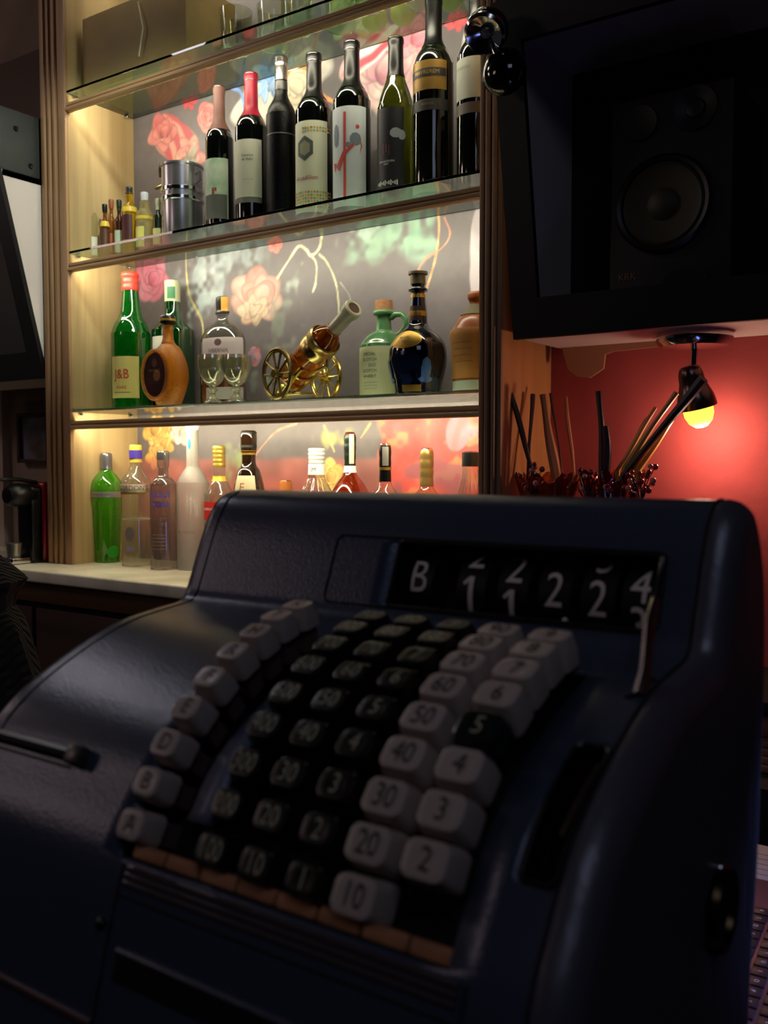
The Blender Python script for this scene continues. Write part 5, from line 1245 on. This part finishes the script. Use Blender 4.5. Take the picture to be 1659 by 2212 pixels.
mb = MB(); mb.quad_box((.001, 0, -.016), (.0105, .0095, .014), None, .0008); ME_LS = bpy.data.meshes.new('key_stem'); mb.bm.to_mesh(ME_LS); mb.bm.free(); ME_LS.materials.append(mat('brown key stem', '5a463e', .5))
def key(name, me, x, row, ch, numcol, ts, xs=.8, dx=0, lift=0, small=None, slant=0):
    i = row - 1
    a = Vector((KY[max(i - 1, 0)], KZ[max(i - 1, 0)])); b_ = Vector((KY[min(i + 1, 8)], KZ[min(i + 1, 8)]))
    t = (b_ - a).normalized(); n = Vector((-t.y, t.x))
    M = Matrix(((1, 0, 0, x - reg.location.x), (0, t.x, n.x, KY[i] + n.x * lift - reg.location.y), (0, t.y, n.y, KZ[i] + n.y * lift - reg.location.z), (0, 0, 0, 1)))
    o = bpy.data.objects.new(name, me); COL.objects.link(o); o.parent = reg; o.matrix_local = M
    st = bpy.data.objects.new('key_stem', ME_LS if name == 'letter_key' else ME_S); COL.objects.link(st); st.parent = o
    if ch:
        bm = text_bm(ch, ts, xs)
        for v in bm.verts: v.co.z = .00012
        if small:
            b2 = text_bm(small, ts * .4, 1)
            mt = bpy.data.meshes.new('t'); b2.to_mesh(mt); b2.free(); k0 = len(bm.verts); bm.from_mesh(mt); bpy.data.meshes.remove(mt)
            bm.verts.ensure_lookup_table()
            for v in bm.verts[k0:]: v.co.x += .0062; v.co.y += .0035; v.co.z = .00012
        bmesh.ops.triangulate(bm, faces=bm.faces)
        mt = bpy.data.meshes.new('key_number'); bm.to_mesh(mt); bm.free(); mt.materials.append(numcol)
        q = bpy.data.objects.new('key_number', mt); COL.objects.link(q); q.parent = o
    return o
for r in range(1, 10):
    key('number_key', ME_B, -.2415, r, '%d00' % r, NB, .0104, .72)
    key('number_key', ME_B, -.2200, r, '%d0' % r, NB, .0104, .8, small="'")
    key('number_key', ME_B, -.1985, r, '%d' % r, NB, .0104, .85, small="'")
    key('number_key', ME_W, -.1776, r, '%d0' % r, NW, .0118, .78)
    if r > 1: key('number_key', ME_G if r == 5 else ME_W, -.1552, r, '%d' % r, NB if r == 5 else NW, .0112, .85)
for r, ch in zip(range(1, 10), 'ABDEFRHTK'):
    key('letter_key', ME_L, -.2835, r, ch, NW, .0100, .85, lift=.0012)

# ------------------------------------------------------------------ laptop at the right edge
LZ = TZ + .0005
def ray_z(x, y, z):
    r = FW + RT * ((x - 829.5) / CAM_F) - UP * ((y - 1106) / CAM_F); return CAM + r * ((z - CAM.z) / r.z)
kO = ray_z(1634, 2118, LZ + .018); kP = ray_z(1627, 2141, LZ + .018); kU = ray_z(1650, 2079, LZ + .018)
pitch = (kU - kP).length / 3
dirk = (kP - kU).normalized()                      # reading direction of a row
lap = empty('laptop', (kO.x, kO.y, LZ), 'grey-pink laptop at the right edge with its keyboard turned sideways', 'laptop')
ax = dirk.normalized(); ay = Vector((0, 0, 1)).cross(ax)       # ay: towards the screen
Lm = Matrix(((ax.x, ay.x, 0, kO.x), (ax.y, ay.y, 0, kO.y), (0, 0, 1, LZ), (0, 0, 0, 1)))
Lr = Matrix.Translation((-kO.x, -kO.y, -LZ)) @ Lm
def lpart(name, mb, m, parent=lap, **k):
    mb.bm.transform(Lr); return obj(name, mb, m, parent, **k)
pk = pitch
ALU = mat('rose aluminium', '8a6a68', .35, .6)
lpart('base', MB().box(-.215, .105, -.155, .075, 0, .016, bev=.003), ALU)
scr = MB().box(-.213, .103, .077, .083, .014, .22, bev=.002); lpart('screen', scr, mat('laptop lid', '3a3034', .35, .6))
rows = [('7890-=', 1.0, -1.35), ('QWERTYUIOP[]', 0, -8.0), ('ASDFGHJKL;\'', -1, -7.75), ('ZXCVBNM,./', -2, -7.25)]
KB = mat('brown black laptop key', '2c1c1c', .45)
for s_, ry, x0 in rows:
    if ry == 1.0: x0 = -1.6
    for i, ch in enumerate(s_):
        xk_ = (x0 + i) * pk
        mb = MB(); mb.box(xk_ - pk * .43, xk_ + pk * .43, ry * pk - pk * .41, ry * pk + pk * .41, .0155, .0178, bev=.0006)
        kk_ = lpart('laptop_key', mb, KB)
        bm = text_bm(ch, .0058)
        for v in bm.verts: v.co = Vector((v.co.x + xk_, v.co.y + ry * pk, .0180))
        wb = W(bm); lpart('key_letter', wb, mat('white key letter', 'e8e4e4', .5), kk_, recalc=False, smooth=False)  # letters in one plain white
scr = MB().box(-.206, .096, .0755, .0765, .026, .212); lpart('display', scr, mat('laptop display', '202030', .3, emit='8c9cff', estr=1.1))
# paper slip beyond the laptop
pa = ray_z(1640, 1925, TZ + .004); 
mb = MB(); mb.box(pa.x - .10, pa.x + .06, pa.y + .008, pa.y + .13, TZ + .0003, TZ + .0035, bev=.001)
ppr = empty('paper_pad', (pa.x, pa.y, TZ), 'pale pad of printed paper on the table beyond the laptop', 'paper')
part('pad', mb, mat('pinkish paper', 'cbb8b4', .7), ppr)
bm = bmesh.new()
for k in range(6):
    vs = [bm.verts.new((pa.x - .06 + a, pa.y + .03 + k * .014 + b_, TZ + .0037)) for a, b_ in ((0, 0), (.09, 0), (.09, .002), (0, .002))]; bm.faces.new(vs)
part('printed_line', W(bm), mat('grey ink', '8a8a80', .6), ppr, recalc=False)
